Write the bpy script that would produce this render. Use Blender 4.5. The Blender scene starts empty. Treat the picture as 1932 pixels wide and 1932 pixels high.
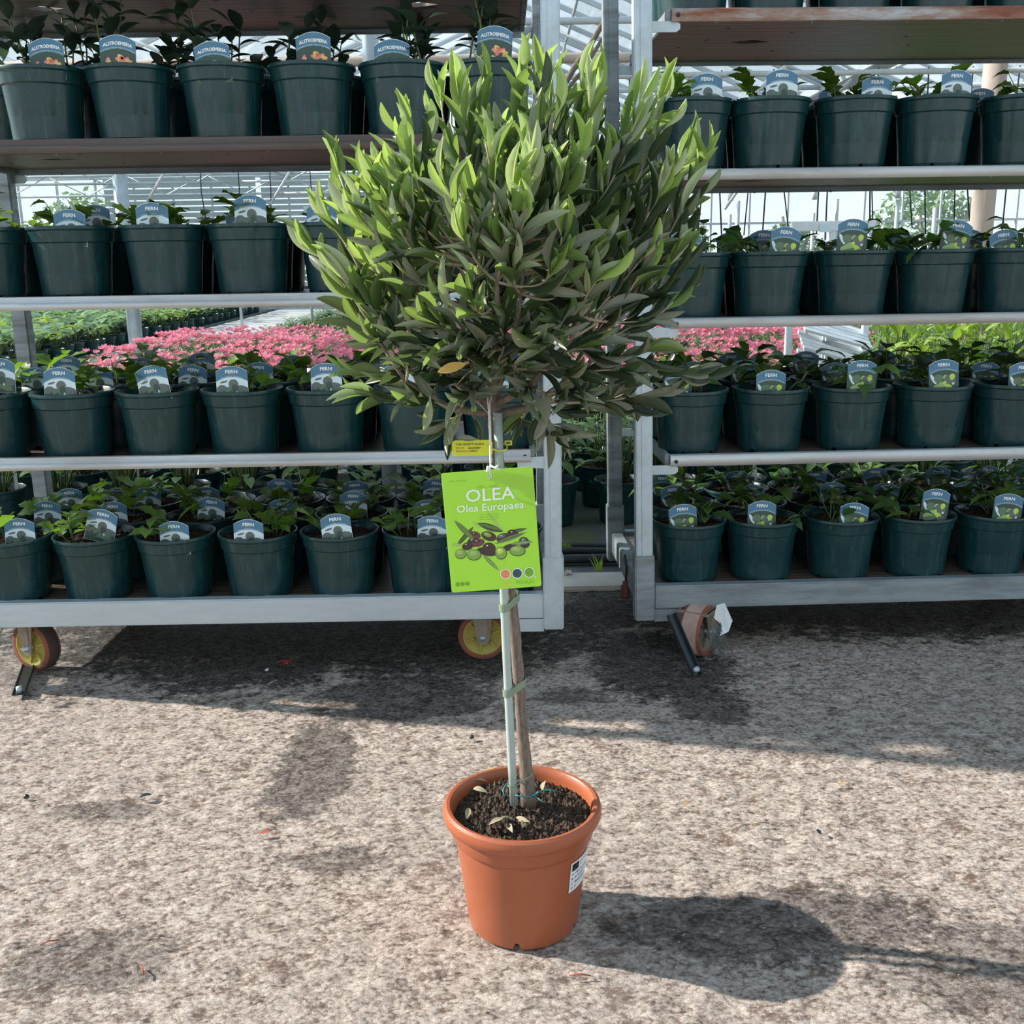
import bpy, bmesh, math, random
import numpy as np
from mathutils import Vector, Matrix, Euler
R = math.radians
random.seed(7)
C = bpy.context.scene.collection
SC = bpy.context.scene

# ------------------------------------------------------------------ camera, sky, sun, exposure
CAM_H = .968
cam_d = bpy.data.cameras.new('camera'); cam = bpy.data.objects.new('camera', cam_d); C.objects.link(cam)
cam_d.sensor_fit = 'HORIZONTAL'; cam_d.sensor_width = 36.0; cam_d.lens = 36.0 * 1972 / 1932
cam_d.clip_start = .05; cam_d.clip_end = 400
CM = Matrix.Rotation(R(90 - 13.8), 4, 'X') @ Matrix.Rotation(-.0155, 4, 'Z')
cam.matrix_world = Matrix.Translation((0, 0, CAM_H)) @ CM
SC.camera = cam

def at(px, py, d=None, z=None):
    """photo pixel (1932 frame) on the plane y=d or z=z -> world point (used to read positions off the photograph)"""
    r = CM.to_3x3() @ Vector(((px - 966) / 1972, -(py - 966) / 1972, -1))
    t = d / r.y if d is not None else (z - CAM_H) / r.z
    return Vector((0, 0, CAM_H)) + r * t

SUN_DIR = Vector((1.0, -.22, -.56)).normalized()
sd = bpy.data.lights.new('sun', 'SUN'); sd.energy = 7.5; sd.angle = R(.9); sd.color = (1, .93, .84)
so = bpy.data.objects.new('sun', sd); C.objects.link(so); so.location = (-6, 1, 6)
so.rotation_euler = SUN_DIR.to_track_quat('-Z', 'Y').to_euler()

w = bpy.data.worlds.new('sky'); SC.world = w; w.use_nodes = True
nt = w.node_tree; nt.nodes.clear()
tc = nt.nodes.new('ShaderNodeTexCoord'); sx = nt.nodes.new('ShaderNodeSeparateXYZ'); cr = nt.nodes.new('ShaderNodeValToRGB')
bg = nt.nodes.new('ShaderNodeBackground'); wo = nt.nodes.new('ShaderNodeOutputWorld')
nt.links.new(tc.outputs['Generated'], sx.inputs[0]); nt.links.new(sx.outputs['Z'], cr.inputs[0])
nt.links.new(cr.outputs[0], bg.inputs[0]); nt.links.new(bg.outputs[0], wo.inputs[0])
e = cr.color_ramp.elements
e[0].position = .0; e[0].color = (.90, .97, 1.0, 1); e[1].position = 1; e[1].color = (.34, .50, .66, 1)
m_ = e.new(.35); m_.color = (.72, .86, .97, 1)
bg.inputs[1].default_value = 1.0

SC.view_settings.view_transform = 'Standard'; SC.view_settings.look = 'None'
SC.view_settings.gamma = 1; SC.view_settings.exposure = 0.3; SC.view_settings.use_curve_mapping = False
SC.cycles.max_bounces = 8; SC.cycles.transparent_max_bounces = 96
try: SC.cycles.sample_clamp_indirect = 6
except Exception: pass

# ------------------------------------------------------------------ materials
class NT:
    def __init__(s, name):
        s.m = bpy.data.materials.new(name); s.m.use_nodes = True; s.t = s.m.node_tree; s.t.nodes.clear()
        s.out = s.n('OutputMaterial'); s.p = s.n('BsdfPrincipled'); s.l(s.p.outputs[0], s.out.inputs[0])
    def n(s, t, **k):
        o = s.t.nodes.new('ShaderNode' + t)
        for a, v in k.items(): setattr(o, a, v)
        return o
    def l(s, a, b): s.t.links.new(a, b)
    def coord(s, kind='Object', scale=(1, 1, 1)):
        c = s.n('TexCoord'); mp = s.n('Mapping'); s.l(c.outputs[kind], mp.inputs[0]); mp.inputs['Scale'].default_value = scale
        return mp.outputs[0]
    def noise(s, vec, scale, detail=3, rough=.6, dist=0):
        o = s.n('TexNoise'); s.l(vec, o.inputs['Vector']); o.inputs['Scale'].default_value = scale
        o.inputs['Detail'].default_value = detail; o.inputs['Roughness'].default_value = rough; o.inputs['Distortion'].default_value = dist
        return o.outputs['Fac']
    def ramp(s, fac, stops, interp='LINEAR'):
        r = s.n('ValToRGB'); s.l(fac, r.inputs[0]); el = r.color_ramp.elements; r.color_ramp.interpolation = interp
        for i, (p, c) in enumerate(stops):
            if isinstance(c, (int, float)): c = (c, c, c)
            x = el[i] if i < 2 else el.new(p)
            x.position = p; x.color = (*c[:3], 1)
        return r.outputs[0]
    def mix(s, fac, a, b, mode='MIX'):
        o = s.n('Mix', data_type='RGBA', blend_type=mode)
        for k, v in ((0, fac), (6, a), (7, b)):
            if hasattr(v, 'links') or hasattr(v, 'is_linked'): s.l(v, o.inputs[k])
            else: o.inputs[k].default_value = v if isinstance(v, (int, float)) else (*v[:3], 1)
        return o.outputs[2]
    def math(s, op, a, b=0., c=None):
        o = s.n('Math', operation=op)
        for k, v in enumerate((a, b) if c is None else (a, b, c)):
            if hasattr(v, 'is_linked'): s.l(v, o.inputs[k])
            else: o.inputs[k].default_value = v
        return o.outputs[0]
    def bump(s, h, dist=.002, strength=1.):
        o = s.n('Bump'); s.l(h, o.inputs['Height']); o.inputs['Distance'].default_value = dist; o.inputs['Strength'].default_value = strength
        s.l(o.outputs[0], s.p.inputs['Normal']); return o
    def set(s, color=None, rough=None, metal=None, spec=None):
        for k, v in (('Base Color', color), ('Roughness', rough), ('Metallic', metal), ('Specular IOR Level', spec)):
            if v is None: continue
            if hasattr(v, 'is_linked'): s.l(v, s.p.inputs[k])
            else: s.p.inputs[k].default_value = (*v, 1) if isinstance(v, tuple) else v
        return s.m

def plain(name, col, rough=.6, metal=0., var=.12, scale=30):
    t = NT(name); v = t.coord()
    n = t.noise(v, scale, 3)
    lo = tuple(c * (1 - var) for c in col); hi = tuple(min(1, c * (1 + var)) for c in col)
    return t.set(t.ramp(n, [(.3, lo), (.7, hi)]), rough, metal)

def m_pot(name, base, dust):
    t = NT(name); oi = t.n('ObjectInfo'); c = t.n('TexCoord'); ad = t.n('VectorMath', operation='ADD'); t.l(c.outputs['Object'], ad.inputs[0])
    cb = t.n('CombineXYZ'); t.l(t.math('MULTIPLY', oi.outputs['Random'], 37.), cb.inputs[0]); t.l(cb.outputs[0], ad.inputs[1])
    v = ad.outputs[0]
    mp = t.n('Mapping'); t.l(v, mp.inputs[0]); mp.inputs['Scale'].default_value = (1, 1, .07)
    streak = t.noise(mp.outputs[0], 95, 3, .6)
    speck = t.noise(v, 420, 2, .7); patch = t.noise(v, 14, 3)
    sp = t.math('MULTIPLY', t.ramp(speck, [(.62, 0.), (.74, 1.)]), t.ramp(patch, [(.38, 0.), (.62, .85)]))
    a = t.mix(t.ramp(streak, [(.52, 0.), (.78, .34)]), base, dust)
    col = t.mix(sp, a, dust)
    t.bump(patch, .0015, .25)
    return t.set(col, t.ramp(patch, [(.3, .22), (.7, .42)]))

def m_leaf(name, top, under, trans, spec=.5, rough=.42, var=.35):
    t = NT(name); g = t.n('NewGeometry'); oi = t.n('ObjectInfo')
    rnd = t.math('FRACT', t.math('ADD', oi.outputs['Random'], g.outputs['Random Per Island']))
    lo = tuple(x * (1 - var) for x in top); hi = tuple(min(1, x * (1 + var)) for x in top)
    tp = t.ramp(rnd, [(0., lo), (1., hi)])
    col = t.mix(g.outputs['Backfacing'], tp, under)
    n = t.noise(t.coord(), 60, 2); col = t.mix(t.ramp(n, [(.35, 0.), (.8, .3)]), col, tuple(min(1, x * 1.5 + .02) for x in top))
    t.set(col, rough, 0., spec)
    tr = t.n('BsdfTranslucent'); t.l(t.mix(.5, tp, trans), tr.inputs[0])
    mx = t.n('MixShader'); mx.inputs[0].default_value = .38
    t.l(t.p.outputs[0], mx.inputs[1]); t.l(tr.outputs[0], mx.inputs[2]); t.l(mx.outputs[0], t.out.inputs[0])
    return t.m

def m_metal(name, col, dirt, rough=.45, metal=.75, amt=.5, sc=9, stretch=(1, 1, 1)):
    t = NT(name); v = t.coord('Object', stretch); n = t.noise(v, sc, 6, .65); f = t.noise(v, sc * 14, 3)
    c = t.mix(t.ramp(n, [(.42, 0.), (.72, amt)]), col, dirt)
    c = t.mix(t.ramp(f, [(.35, 0.), (.7, .3)]), c, tuple(x * .7 for x in col))
    t.bump(f, .0004, .4)
    return t.set(c, t.ramp(n, [(.3, rough), (.7, min(1, rough + .2))]), metal)

M = {}
M['pot'] = m_pot('green_pot_plastic', (.005, .036, .039), (.06, .15, .155))
M['terracotta'] = None
t = NT('terracotta_plastic'); v = t.coord(); n = t.noise(v, 6, 3); sp = t.noise(v, 500, 2)
t.bump(t.noise(v, 260, 2), .0003, .5)
M['terracotta'] = t.set(t.mix(t.ramp(sp, [(.74, 0.), (.8, .7)]), t.ramp(n, [(.3, (.32, .088, .037)), (.7, (.365, .105, .045))]), (.12, .05, .03)), .4)

def m_soil(name, a, b, sc):
    t = NT(name); v = t.coord(); n = t.noise(v, sc, 6, .75); vo = t.n('TexVoronoi'); t.l(v, vo.inputs['Vector']); vo.inputs['Scale'].default_value = sc * 3
    t.bump(t.math('ADD', n, t.math('MULTIPLY', vo.outputs['Distance'], .5)), .006, 1.)
    sp = t.noise(v, sc * 8, 1)
    c = t.mix(t.ramp(sp, [(.70, 0.), (.76, .8)]), t.ramp(n, [(.3, a), (.7, b)]), (.35, .28, .2))
    return t.set(c, .95, 0., .15)
M['soil'] = m_soil('potting_soil', (.012, .008, .006), (.075, .05, .035), 60)
M['soil_big'] = m_soil('olive_pot_soil', (.02, .014, .011), (.13, .095, .07), 70)

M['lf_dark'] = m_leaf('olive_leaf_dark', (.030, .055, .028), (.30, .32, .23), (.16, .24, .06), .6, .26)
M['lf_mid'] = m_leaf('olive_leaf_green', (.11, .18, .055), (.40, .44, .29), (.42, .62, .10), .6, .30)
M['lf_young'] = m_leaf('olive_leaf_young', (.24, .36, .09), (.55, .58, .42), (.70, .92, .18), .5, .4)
M['fern'] = m_leaf('fern_leaf', (.085, .18, .022), (.14, .24, .06), (.32, .60, .04), .5, .38)
M['fern_dark'] = m_leaf('fern_leaf_dark', (.035, .095, .02), (.08, .15, .045), (.15, .38, .03), .5, .34)
M['alst'] = m_leaf('alstroemeria_leaf', (.035, .07, .045), (.10, .13, .11), (.06, .12, .06), .4, .45)
M['hosta'] = m_leaf('hosta_leaf', (.24, .38, .19), (.33, .46, .30), (.42, .62, .22), .5, .4)
M['lime'] = m_leaf('lime_leaf', (.32, .48, .06), (.38, .5, .16), (.6, .8, .10), .5, .4)
M['shrub'] = m_leaf('shrub_leaf', (.11, .20, .05), (.2, .3, .12), (.3, .5, .1), .5, .4)
M['pink'] = m_leaf('pink_petal', (.86, .30, .40), (.86, .42, .48), (1., .40, .5), .3, .6, .2)
M['white_petal'] = m_leaf('white_petal', (.8, .75, .72), (.8, .8, .75), (.9, .8, .8), .3, .6, .1)
M['dryleaf'] = m_leaf('dry_leaf', (.42, .36, .22), (.52, .46, .30), (.4, .3, .1), .3, .7)
M['reddry'] = plain('dried_red_flower', (.32, .07, .04), .8)
M['orange_leaf'] = m_leaf('orange_leaf', (.55, .28, .05), (.6, .4, .1), (.8, .5, .1), .4, .4)
M['stem'] = plain('green_stem', (.12, .18, .06), .6)
M['twig'] = plain('olive_twig', (.38, .32, .22), .7, 0, .3)
t = NT('olive_bark'); v = t.coord('Object', (1, 1, .35)); n = t.noise(v, 160, 5, .7)
t.bump(n, .0012, .8); M['bark'] = t.set(t.ramp(n, [(.3, (.10, .075, .055)), (.7, (.25, .20, .16))]), .85)
M['stake'] = plain('grey_plastic_stake', (.36, .43, .40), .35, 0, .04)
M['tie'] = plain('green_plastic_tie', (.20, .26, .18), .45, 0, .05)
M['wire'] = plain('blue_green_wire', (.03, .22, .22), .4)
M['galv'] = m_metal('galvanised_steel', (.50, .60, .65), (.30, .29, .27), .42, .55, .5, 7, (1, 1, 1))
M['galv_rail'] = m_metal('galvanised_rail', (.52, .54, .54), (.28, .23, .19), .38, .6, .75, 5, (.4, 1, 3))
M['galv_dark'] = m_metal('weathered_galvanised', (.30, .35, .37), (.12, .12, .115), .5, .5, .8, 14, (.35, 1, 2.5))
M['deckbeam'] = m_metal('base_beam_steel', (.52, .62, .67), (.38, .37, .34), .35, .5, .4, 3, (.3, 1, 2))
M['rail_brown'] = m_metal('dirty_brown_rail', (.11, .085, .075), (.06, .045, .04), .5, .3, .8, 8, (.3, 1, 4))
t = NT('rust_painted_rail'); v = t.coord('Object', (.35, 1, 1.6)); n = t.noise(v, 9, 6, .7)
M['rail_rust'] = t.set(t.ramp(n, [(.36, (.46, .54, .58)), (.5, (.30, .22, .18)), (.62, (.22, .07, .035)), (.8, (.10, .04, .025))]), .6, .2)
t = NT('plywood_underside'); v = t.coord('Object', (.35, 2.2, 1)); n = t.noise(v, 6, 5, .6, 1.8)
wv = t.n('TexWave'); t.l(v, wv.inputs['Vector']); wv.inputs['Scale'].default_value = 5; wv.inputs['Distortion'].default_value = 14; wv.inputs['Detail'].default_value = 3; wv.bands_direction = 'Y'
c = t.mix(wv.outputs['Fac'], (.075, .05, .037), (.17, .125, .095)); c = t.mix(t.ramp(n, [(.4, 0.), (.75, .6)]), c, (.06, .065, .065))
M['ply'] = t.set(c, .38, 0., .5)
M['rubber'] = plain('dark_rubber', (.035, .03, .03), .7)
M['tyre'] = m_metal('orange_brown_tyre', (.28, .085, .045), (.10, .07, .06), .7, 0, .8, 20)
M['tread'] = m_metal('worn_tread', (.06, .045, .04), (.13, .09, .07), .8, 0, .8, 20)
M['tread_pink'] = m_metal('worn_pink_tread', (.52, .36, .30), (.25, .13, .09), .8, 0, .7, 16)
M['hub'] = m_metal('yellow_hub', (.42, .34, .06), (.26, .20, .07), .45, 0, .6, 12)
M['hubgrey'] = m_metal('grey_hub', (.20, .175, .15), (.10, .09, .08), .6, 0, .6, 12)
M['fork'] = m_metal('zinc_fork', (.34, .30, .24), (.20, .13, .10), .45, .5, .6, 30)
M['black'] = plain('black_metal', (.025, .035, .04), .4, .3)
M['orange_cap'] = plain('brown_orange_rubber', (.14, .05, .03), .7, 0, .5, 300)
M['string'] = plain('white_string', (.78, .78, .76), .6, 0, .05)
M['plaswhite'] = plain('white_plastic', (.72, .76, .78), .45, 0, .05)
M['fluff'] = plain('grey_fibre', (.14, .16, .15), .9)
M['card'] = None
def m_card(name, col, tr=.4):
    t = NT(name); t.set(col, .35, 0., .5); b = t.n('BsdfTranslucent'); b.inputs[0].default_value = (*[min(1, x * 1.4) for x in col], 1)
    mx = t.n('MixShader'); mx.inputs[0].default_value = tr; t.l(t.p.outputs[0], mx.inputs[1]); t.l(b.outputs[0], mx.inputs[2]); t.l(mx.outputs[0], t.out.inputs[0]); return t.m
M['card'] = m_card('lime_green_card', (.48, .76, .10), .45)
M['yellow'] = m_card('yellow_plastic', (.80, .82, .06), .35)
def ink(name, col, rough=.4):
    t = NT('ink_' + name); return t.set(col, rough)
for k, c in dict(white=(.85, .88, .85), blue=(.065, .185, .29), blue2=(.14, .30, .40), black=(.01, .01, .012), dgreen=(.035, .075, .055), mgreen=(.11, .19, .10),
                 grey=(.11, .14, .13), lgreen=(.32, .46, .16), lime=(.48, .68, .08), sky=(.62, .76, .80), orange=(.80, .24, .10), pink=(.80, .22, .25), yellowi=(.85, .55, .15),
                 maroon=(.065, .028, .026), aubergine=(.045, .03, .03), ogreen=(.22, .38, .06), oshade=(.12, .2, .04), wine=(.17, .045, .05), leafg=(.16, .24, .09), leafd=(.05, .07, .03),
                 coral=(.75, .25, .10), navy=(.03, .07, .09), cgreen=(.17, .38, .02), faint=(.25, .50, .035), red=(.55, .22, .06), brown=(.10, .03, .02), palepink=(.75, .62, .58)).items():
    M['i_' + k] = ink(k, c)
t = NT('old_glass'); t.t.nodes.remove(t.p); v = t.coord()
n = t.noise(v, 1.3, 4, .7); tr = t.n('BsdfTransparent'); tr.inputs[0].default_value = (.95, .98, 1., 1)
df = t.n('BsdfDiffuse'); df.inputs[0].default_value = (.62, .72, .76, 1); tl = t.n('BsdfTranslucent'); tl.inputs[0].default_value = (.7, .8, .85, 1); gl = t.n('BsdfGlossy'); gl.inputs[1].default_value = .05
a = t.n('MixShader'); b = t.n('MixShader'); c = t.n('MixShader'); fr = t.n('Fresnel'); fr.inputs[0].default_value = 1.45
a.inputs[0].default_value = .5; t.l(df.outputs[0], a.inputs[1]); t.l(tl.outputs[0], a.inputs[2])
t.l(t.ramp(n, [(.35, .03), (.75, .16)]), b.inputs[0]); t.l(tr.outputs[0], b.inputs[1]); t.l(a.outputs[0], b.inputs[2])
t.l(t.math('MULTIPLY', fr.outputs[0], .35), c.inputs[0]); t.l(b.outputs[0], c.inputs[1]); t.l(gl.outputs[0], c.inputs[2]); t.l(c.outputs[0], t.out.inputs[0]); M['glass'] = t.m
M['white_metal'] = m_metal('white_painted_metal', (.66, .72, .74), (.35, .36, .35), .45, .1, .5, 3)
M['post_wood'] = m_metal('weathered_round_post', (.55, .46, .40), (.32, .23, .18), .8, 0, .7, 6, (1, 1, .3))
M['louvre'] = plain('grey_louvre', (.50, .58, .62), .5)
M['curb'] = m_metal('pale_concrete', (.58, .52, .46), (.36, .33, .29), .9, 0, .6, 9)
M['path'] = m_metal('path_concrete', (.56, .56, .55), (.42, .42, .41), .85, 0, .6, 3)
t = NT('weed_membrane'); v = t.coord(); n = t.noise(v, 5, 6, .6); g = t.noise(v, 2.2, 4)
t.bump(n, .02, .6); M['membrane'] = t.set(t.mix(t.ramp(g, [(.52, 0.), (.62, .8)]), t.ramp(n, [(.3, (.045, .05, .055)), (.7, (.15, .15, .145))]), (.11, .12, .04)), .85)
M['membrane2'] = plain('black_folded_membrane', (.03, .033, .036), .55, 0, .3, 20)

# yard concrete: rough, pitted, pale, with damp and dirty patches, plus painted shade under the trolleys
t = NT('rough_yard_concrete'); v = t.coord()
vs = t.n('Mapping'); t.l(v, vs.inputs[0]); vs.inputs['Rotation'].default_value = (0, 0, R(-28)); vs.inputs['Scale'].default_value = (1, 1.35, 1)
v2 = vs.outputs[0]
big = t.noise(v, 1.1, 4, .6); mid = t.noise(v2, 32, 9, .76, .1); gr = t.noise(v2, 120, 5, .8); fin = t.noise(v2, 420, 3, .7); pat = t.noise(v2, 11, 5, .65)
vo = t.n('TexVoronoi'); wv_ = t.n('VectorMath', operation='ADD'); t.l(v2, wv_.inputs[0]); nzc = t.n('TexNoise'); t.l(v2, nzc.inputs['Vector']); nzc.inputs['Scale'].default_value = 60
sc_ = t.n('VectorMath', operation='SCALE'); t.l(nzc.outputs['Color'], sc_.inputs[0]); sc_.inputs['Scale'].default_value = .012; t.l(sc_.outputs[0], wv_.inputs[1]); t.l(wv_.outputs[0], vo.inputs['Vector']); vo.inputs['Scale'].default_value = 105
chip = t.math('MULTIPLY', t.math('SUBTRACT', 1., t.math('MULTIPLY', vo.outputs['Distance'], 1.3)), 1.)
h = t.math('ADD', t.math('ADD', t.math('MULTIPLY', gr, .36), t.math('MULTIPLY', mid, .46)), t.math('ADD', t.math('MULTIPLY', fin, .12), t.math('MULTIPLY', chip, .09)))   # mean about .5
col = t.ramp(h, [(.39, (.07, .050, .042)), (.445, (.26, .20, .165)), (.482, (.44, .36, .305)), (.53, (.62, .53, .46)), (.60, (.82, .73, .65))])
brown = t.ramp(pat, [(.54, 0.), (.62, .8)])
col = t.mix(t.math('MULTIPLY', brown, t.ramp(h, [(.46, 1.), (.55, .15)])), col, (.20, .125, .095))
col = t.mix(t.ramp(big, [(.45, 0.), (.7, .3)]), col, (.33, .30, .27))
# damp / dirty stains; under the trolleys also widened and blackened as painted shade
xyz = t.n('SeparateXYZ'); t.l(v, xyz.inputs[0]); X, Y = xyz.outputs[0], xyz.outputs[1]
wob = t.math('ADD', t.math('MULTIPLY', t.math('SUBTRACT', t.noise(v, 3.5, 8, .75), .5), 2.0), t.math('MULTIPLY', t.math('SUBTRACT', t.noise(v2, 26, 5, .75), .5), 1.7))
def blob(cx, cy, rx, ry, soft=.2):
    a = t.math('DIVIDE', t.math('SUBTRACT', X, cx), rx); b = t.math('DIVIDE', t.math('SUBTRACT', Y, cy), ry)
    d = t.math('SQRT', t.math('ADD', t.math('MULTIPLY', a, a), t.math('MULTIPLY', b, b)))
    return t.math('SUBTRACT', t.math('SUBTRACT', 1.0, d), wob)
wet_shade = None
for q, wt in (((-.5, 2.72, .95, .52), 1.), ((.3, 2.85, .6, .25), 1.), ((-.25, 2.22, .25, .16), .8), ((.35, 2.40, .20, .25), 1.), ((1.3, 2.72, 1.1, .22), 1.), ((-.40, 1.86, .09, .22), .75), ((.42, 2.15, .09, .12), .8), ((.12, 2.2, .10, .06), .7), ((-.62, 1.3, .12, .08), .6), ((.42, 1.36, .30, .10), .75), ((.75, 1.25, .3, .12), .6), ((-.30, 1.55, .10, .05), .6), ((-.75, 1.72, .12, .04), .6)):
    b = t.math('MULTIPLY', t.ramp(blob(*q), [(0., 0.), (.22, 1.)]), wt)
    wet_shade = b if wet_shade is None else t.math('MAXIMUM', wet_shade, b)
wet_shade = t.math('MULTIPLY', wet_shade, t.ramp(h, [(.42, 1.), (.64, .7)]))
col = t.mix(wet_shade, col, t.mix(t.ramp(h, [(.42, 0.), (.6, 1.)]), (.016, .014, .014), (.085, .07, .062)))
white = t.ramp(t.noise(v2, 150, 1, .5), [(.745, 0.), (.785, .9)])
col = t.mix(white, col, (.75, .71, .65))
t.bump(h, .017, 1.); t.set(col, t.ramp(wet_shade, [(0., .9), (1., .62)]), 0., .3); M['yard'] = t.m

# ------------------------------------------------------------------ mesh building
class MB:
    def __init__(s): s.v = []; s.f = []; s.mi = []; s.sm = []
    def add(s, vs, fs, mi=0, smooth=False, mat=None):
        o = len(s.v); s.v += [tuple(mat @ Vector(p)) if mat else tuple(p) for p in vs]
        s.f += [tuple(i + o for i in f) for f in fs]; s.mi += [mi] * len(fs); s.sm += [smooth] * len(fs); return s
    def box(s, x0, x1, y0, y1, z0, z1, mi=0, mat=None, bev=0.):
        if bev:
            bm = bmesh.new(); bmesh.ops.create_cube(bm, size=1)
            for q in bm.verts: q.co = Vector(((x0 + x1) / 2 + q.co.x * (x1 - x0), (y0 + y1) / 2 + q.co.y * (y1 - y0), (z0 + z1) / 2 + q.co.z * (z1 - z0)))
            bmesh.ops.bevel(bm, geom=bm.edges[:], offset=bev, segments=2, affect='EDGES'); bm.verts.index_update()
            s.add([q.co[:] for q in bm.verts], [[q.index for q in f.verts] for f in bm.faces], mi, False, mat); bm.free(); return s
        vs = [(x, y, z) for x in (x0, x1) for y in (y0, y1) for z in (z0, z1)]
        return s.add(vs, [(0, 1, 3, 2), (4, 6, 7, 5), (0, 4, 5, 1), (2, 3, 7, 6), (0, 2, 6, 4), (1, 5, 7, 3)], mi, False, mat)
    def tube(s, pts, r, n=6, mi=0, cap=True):
        pts = [Vector(p) for p in pts]; rr = r if isinstance(r, (list, tuple)) else [r] * len(pts)
        o = []; fs = []; up = None
        for i, p in enumerate(pts):
            d = (pts[min(i + 1, len(pts) - 1)] - pts[max(i - 1, 0)]).normalized()
            if up is None: up = d.orthogonal().normalized()
            a = (up - d * up.dot(d)).normalized(); up = a; b = d.cross(a)
            for k in range(n):
                q = 2 * math.pi * k / n; o.append(p + (a * math.cos(q) + b * math.sin(q)) * rr[i])
        for i in range(len(pts) - 1):
            for k in range(n): fs.append((i * n + k, i * n + (k + 1) % n, (i + 1) * n + (k + 1) % n, (i + 1) * n + k))
        if cap: fs += [tuple(range(n))[::-1], tuple((len(pts) - 1) * n + k for k in range(n))]
        return s.add(o, fs, mi, True)
    def lathe(s, prof, n=36, mi=0, lift=None, mat=None):
        o = []; fs = []
        for j, (r, z) in enumerate(prof):
            for k in range(n):
                q = 2 * math.pi * k / n; zz = z + (lift(j, q) if lift else 0)
                o.append((r * math.cos(q), r * math.sin(q), zz))
        for j in range(len(prof) - 1):
            for k in range(n): fs.append((j * n + k, j * n + (k + 1) % n, (j + 1) * n + (k + 1) % n, (j + 1) * n + k))
        return s.add(o, fs, mi, True, mat)
    def prism(s, poly, t0, t1, axis='y', mi=0, mat=None):
        n = len(poly); P = (lambda a, b, c: (a, c, b)) if axis == 'y' else ((lambda a, b, c: (a, b, c)) if axis == 'z' else (lambda a, b, c: (c, a, b)))
        vs = [P(a, b, t0) for a, b in poly] + [P(a, b, t1) for a, b in poly]
        fs = [tuple(range(n)), tuple(range(2 * n - 1, n - 1, -1))] + [(i, i + n, (i + 1) % n + n, (i + 1) % n) for i in range(n)]
        return s.add(vs, fs, mi, False, mat)
    def mesh(s, name, mats):
        me = bpy.data.meshes.new(name); me.from_pydata(s.v, [], s.f)
        for m in (mats if isinstance(mats, (list, tuple)) else [mats]): me.materials.append(m)
        me.polygons.foreach_set('material_index', s.mi); me.polygons.foreach_set('use_smooth', s.sm); me.update(); return me

def link(name, me, parent=None, loc=(0, 0, 0), rot=(0, 0, 0), mat=None):
    o = bpy.data.objects.new(name, me); C.objects.link(o)
    if mat is not None: o.matrix_local = mat
    else: o.location = loc; o.rotation_euler = rot
    if parent: o.parent = parent
    return o
def tag(o, label=None, cat=None, group=None, kind=None):
    for k, v in (('label', label), ('category', cat), ('group', group), ('kind', kind)):
        if v: o[k] = v
    return o
def thing(name, label, cat, loc=(0, 0, 0), rot=(0, 0, 0), group=None):
    o = bpy.data.objects.new(name, None); C.objects.link(o); o.empty_display_size = .05
    o.location = loc; o.rotation_euler = rot; return tag(o, label, cat, group)
def struct(name, me, **k): return tag(link(name, me, **k), kind='structure')
def edge_split(me, ang=35):
    me.polygons.foreach_set('use_smooth', [True] * len(me.polygons)); me.set_sharp_from_angle(angle=R(ang)); return me

_tm = {}
def text_vf(s, size, align='CENTER'):
    key = (s, size, align)
    if key not in _tm:
        cu = bpy.data.curves.new('txt', 'FONT'); cu.body = s; cu.size = size; cu.align_x = align; cu.resolution_u = 2
        ob = bpy.data.objects.new('txt', cu); C.objects.link(ob)
        me = bpy.data.meshes.new_from_object(ob.evaluated_get(bpy.context.evaluated_depsgraph_get()))
        _tm[key] = ([tuple(q.co) for q in me.vertices], [tuple(p.vertices) for p in me.polygons])
        bpy.data.objects.remove(ob); bpy.data.curves.remove(cu); bpy.data.meshes.remove(me)
    return _tm[key]
def add_text(mb, s, x, z, size, mi=0, y=0., arc=0., bold=0., align='CENTER', shear=0., rot=0., mirror=False, xs=1.):
    vs, fs = text_vf(s, size, align); c_, s_ = math.cos(rot), math.sin(rot)
    offs = [(0, 0)] if not bold else [(-bold, 0), (bold, 0), (0, bold), (0, -bold)]
    for k, (bx, bz) in enumerate(offs):
        out = []
        for q in vs:
            a = (q[0] + bx) * xs + q[1] * shear; b = q[1] + bz
            if mirror: a = -a
            b += -arc * a * a
            out.append((x + a * c_ - b * s_, y - k * .00002, z + a * s_ + b * c_))
        mb.add(out, fs, mi)

def ellipse(cx, cz, rx, rz, rot=0, n=14):
    return [(cx + rx * math.cos(q) * math.cos(rot) - rz * math.sin(q) * math.sin(rot), cz + rx * math.cos(q) * math.sin(rot) + rz * math.sin(q) * math.cos(rot)) for q in [2 * math.pi * k / n for k in range(n)]]
def lance(x0, z0, x1, z1, wd, n=7):
    d = Vector((x1 - x0, z1 - z0)); L = d.length; d /= L; p = Vector((-d.y, d.x)); a = []; b = []
    for i in range(n + 1):
        u = i / n; ww = wd * math.sin(math.pi * u) ** .8; c = Vector((x0, z0)) + d * L * u
        a.append(tuple(c + p * ww)); b.append(tuple(c - p * ww))
    return a + b[-2:0:-1]
def flat(mb, poly, y, mi): mb.add([(a, y, b) for a, b in poly], [tuple(range(len(poly)))], mi)

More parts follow.
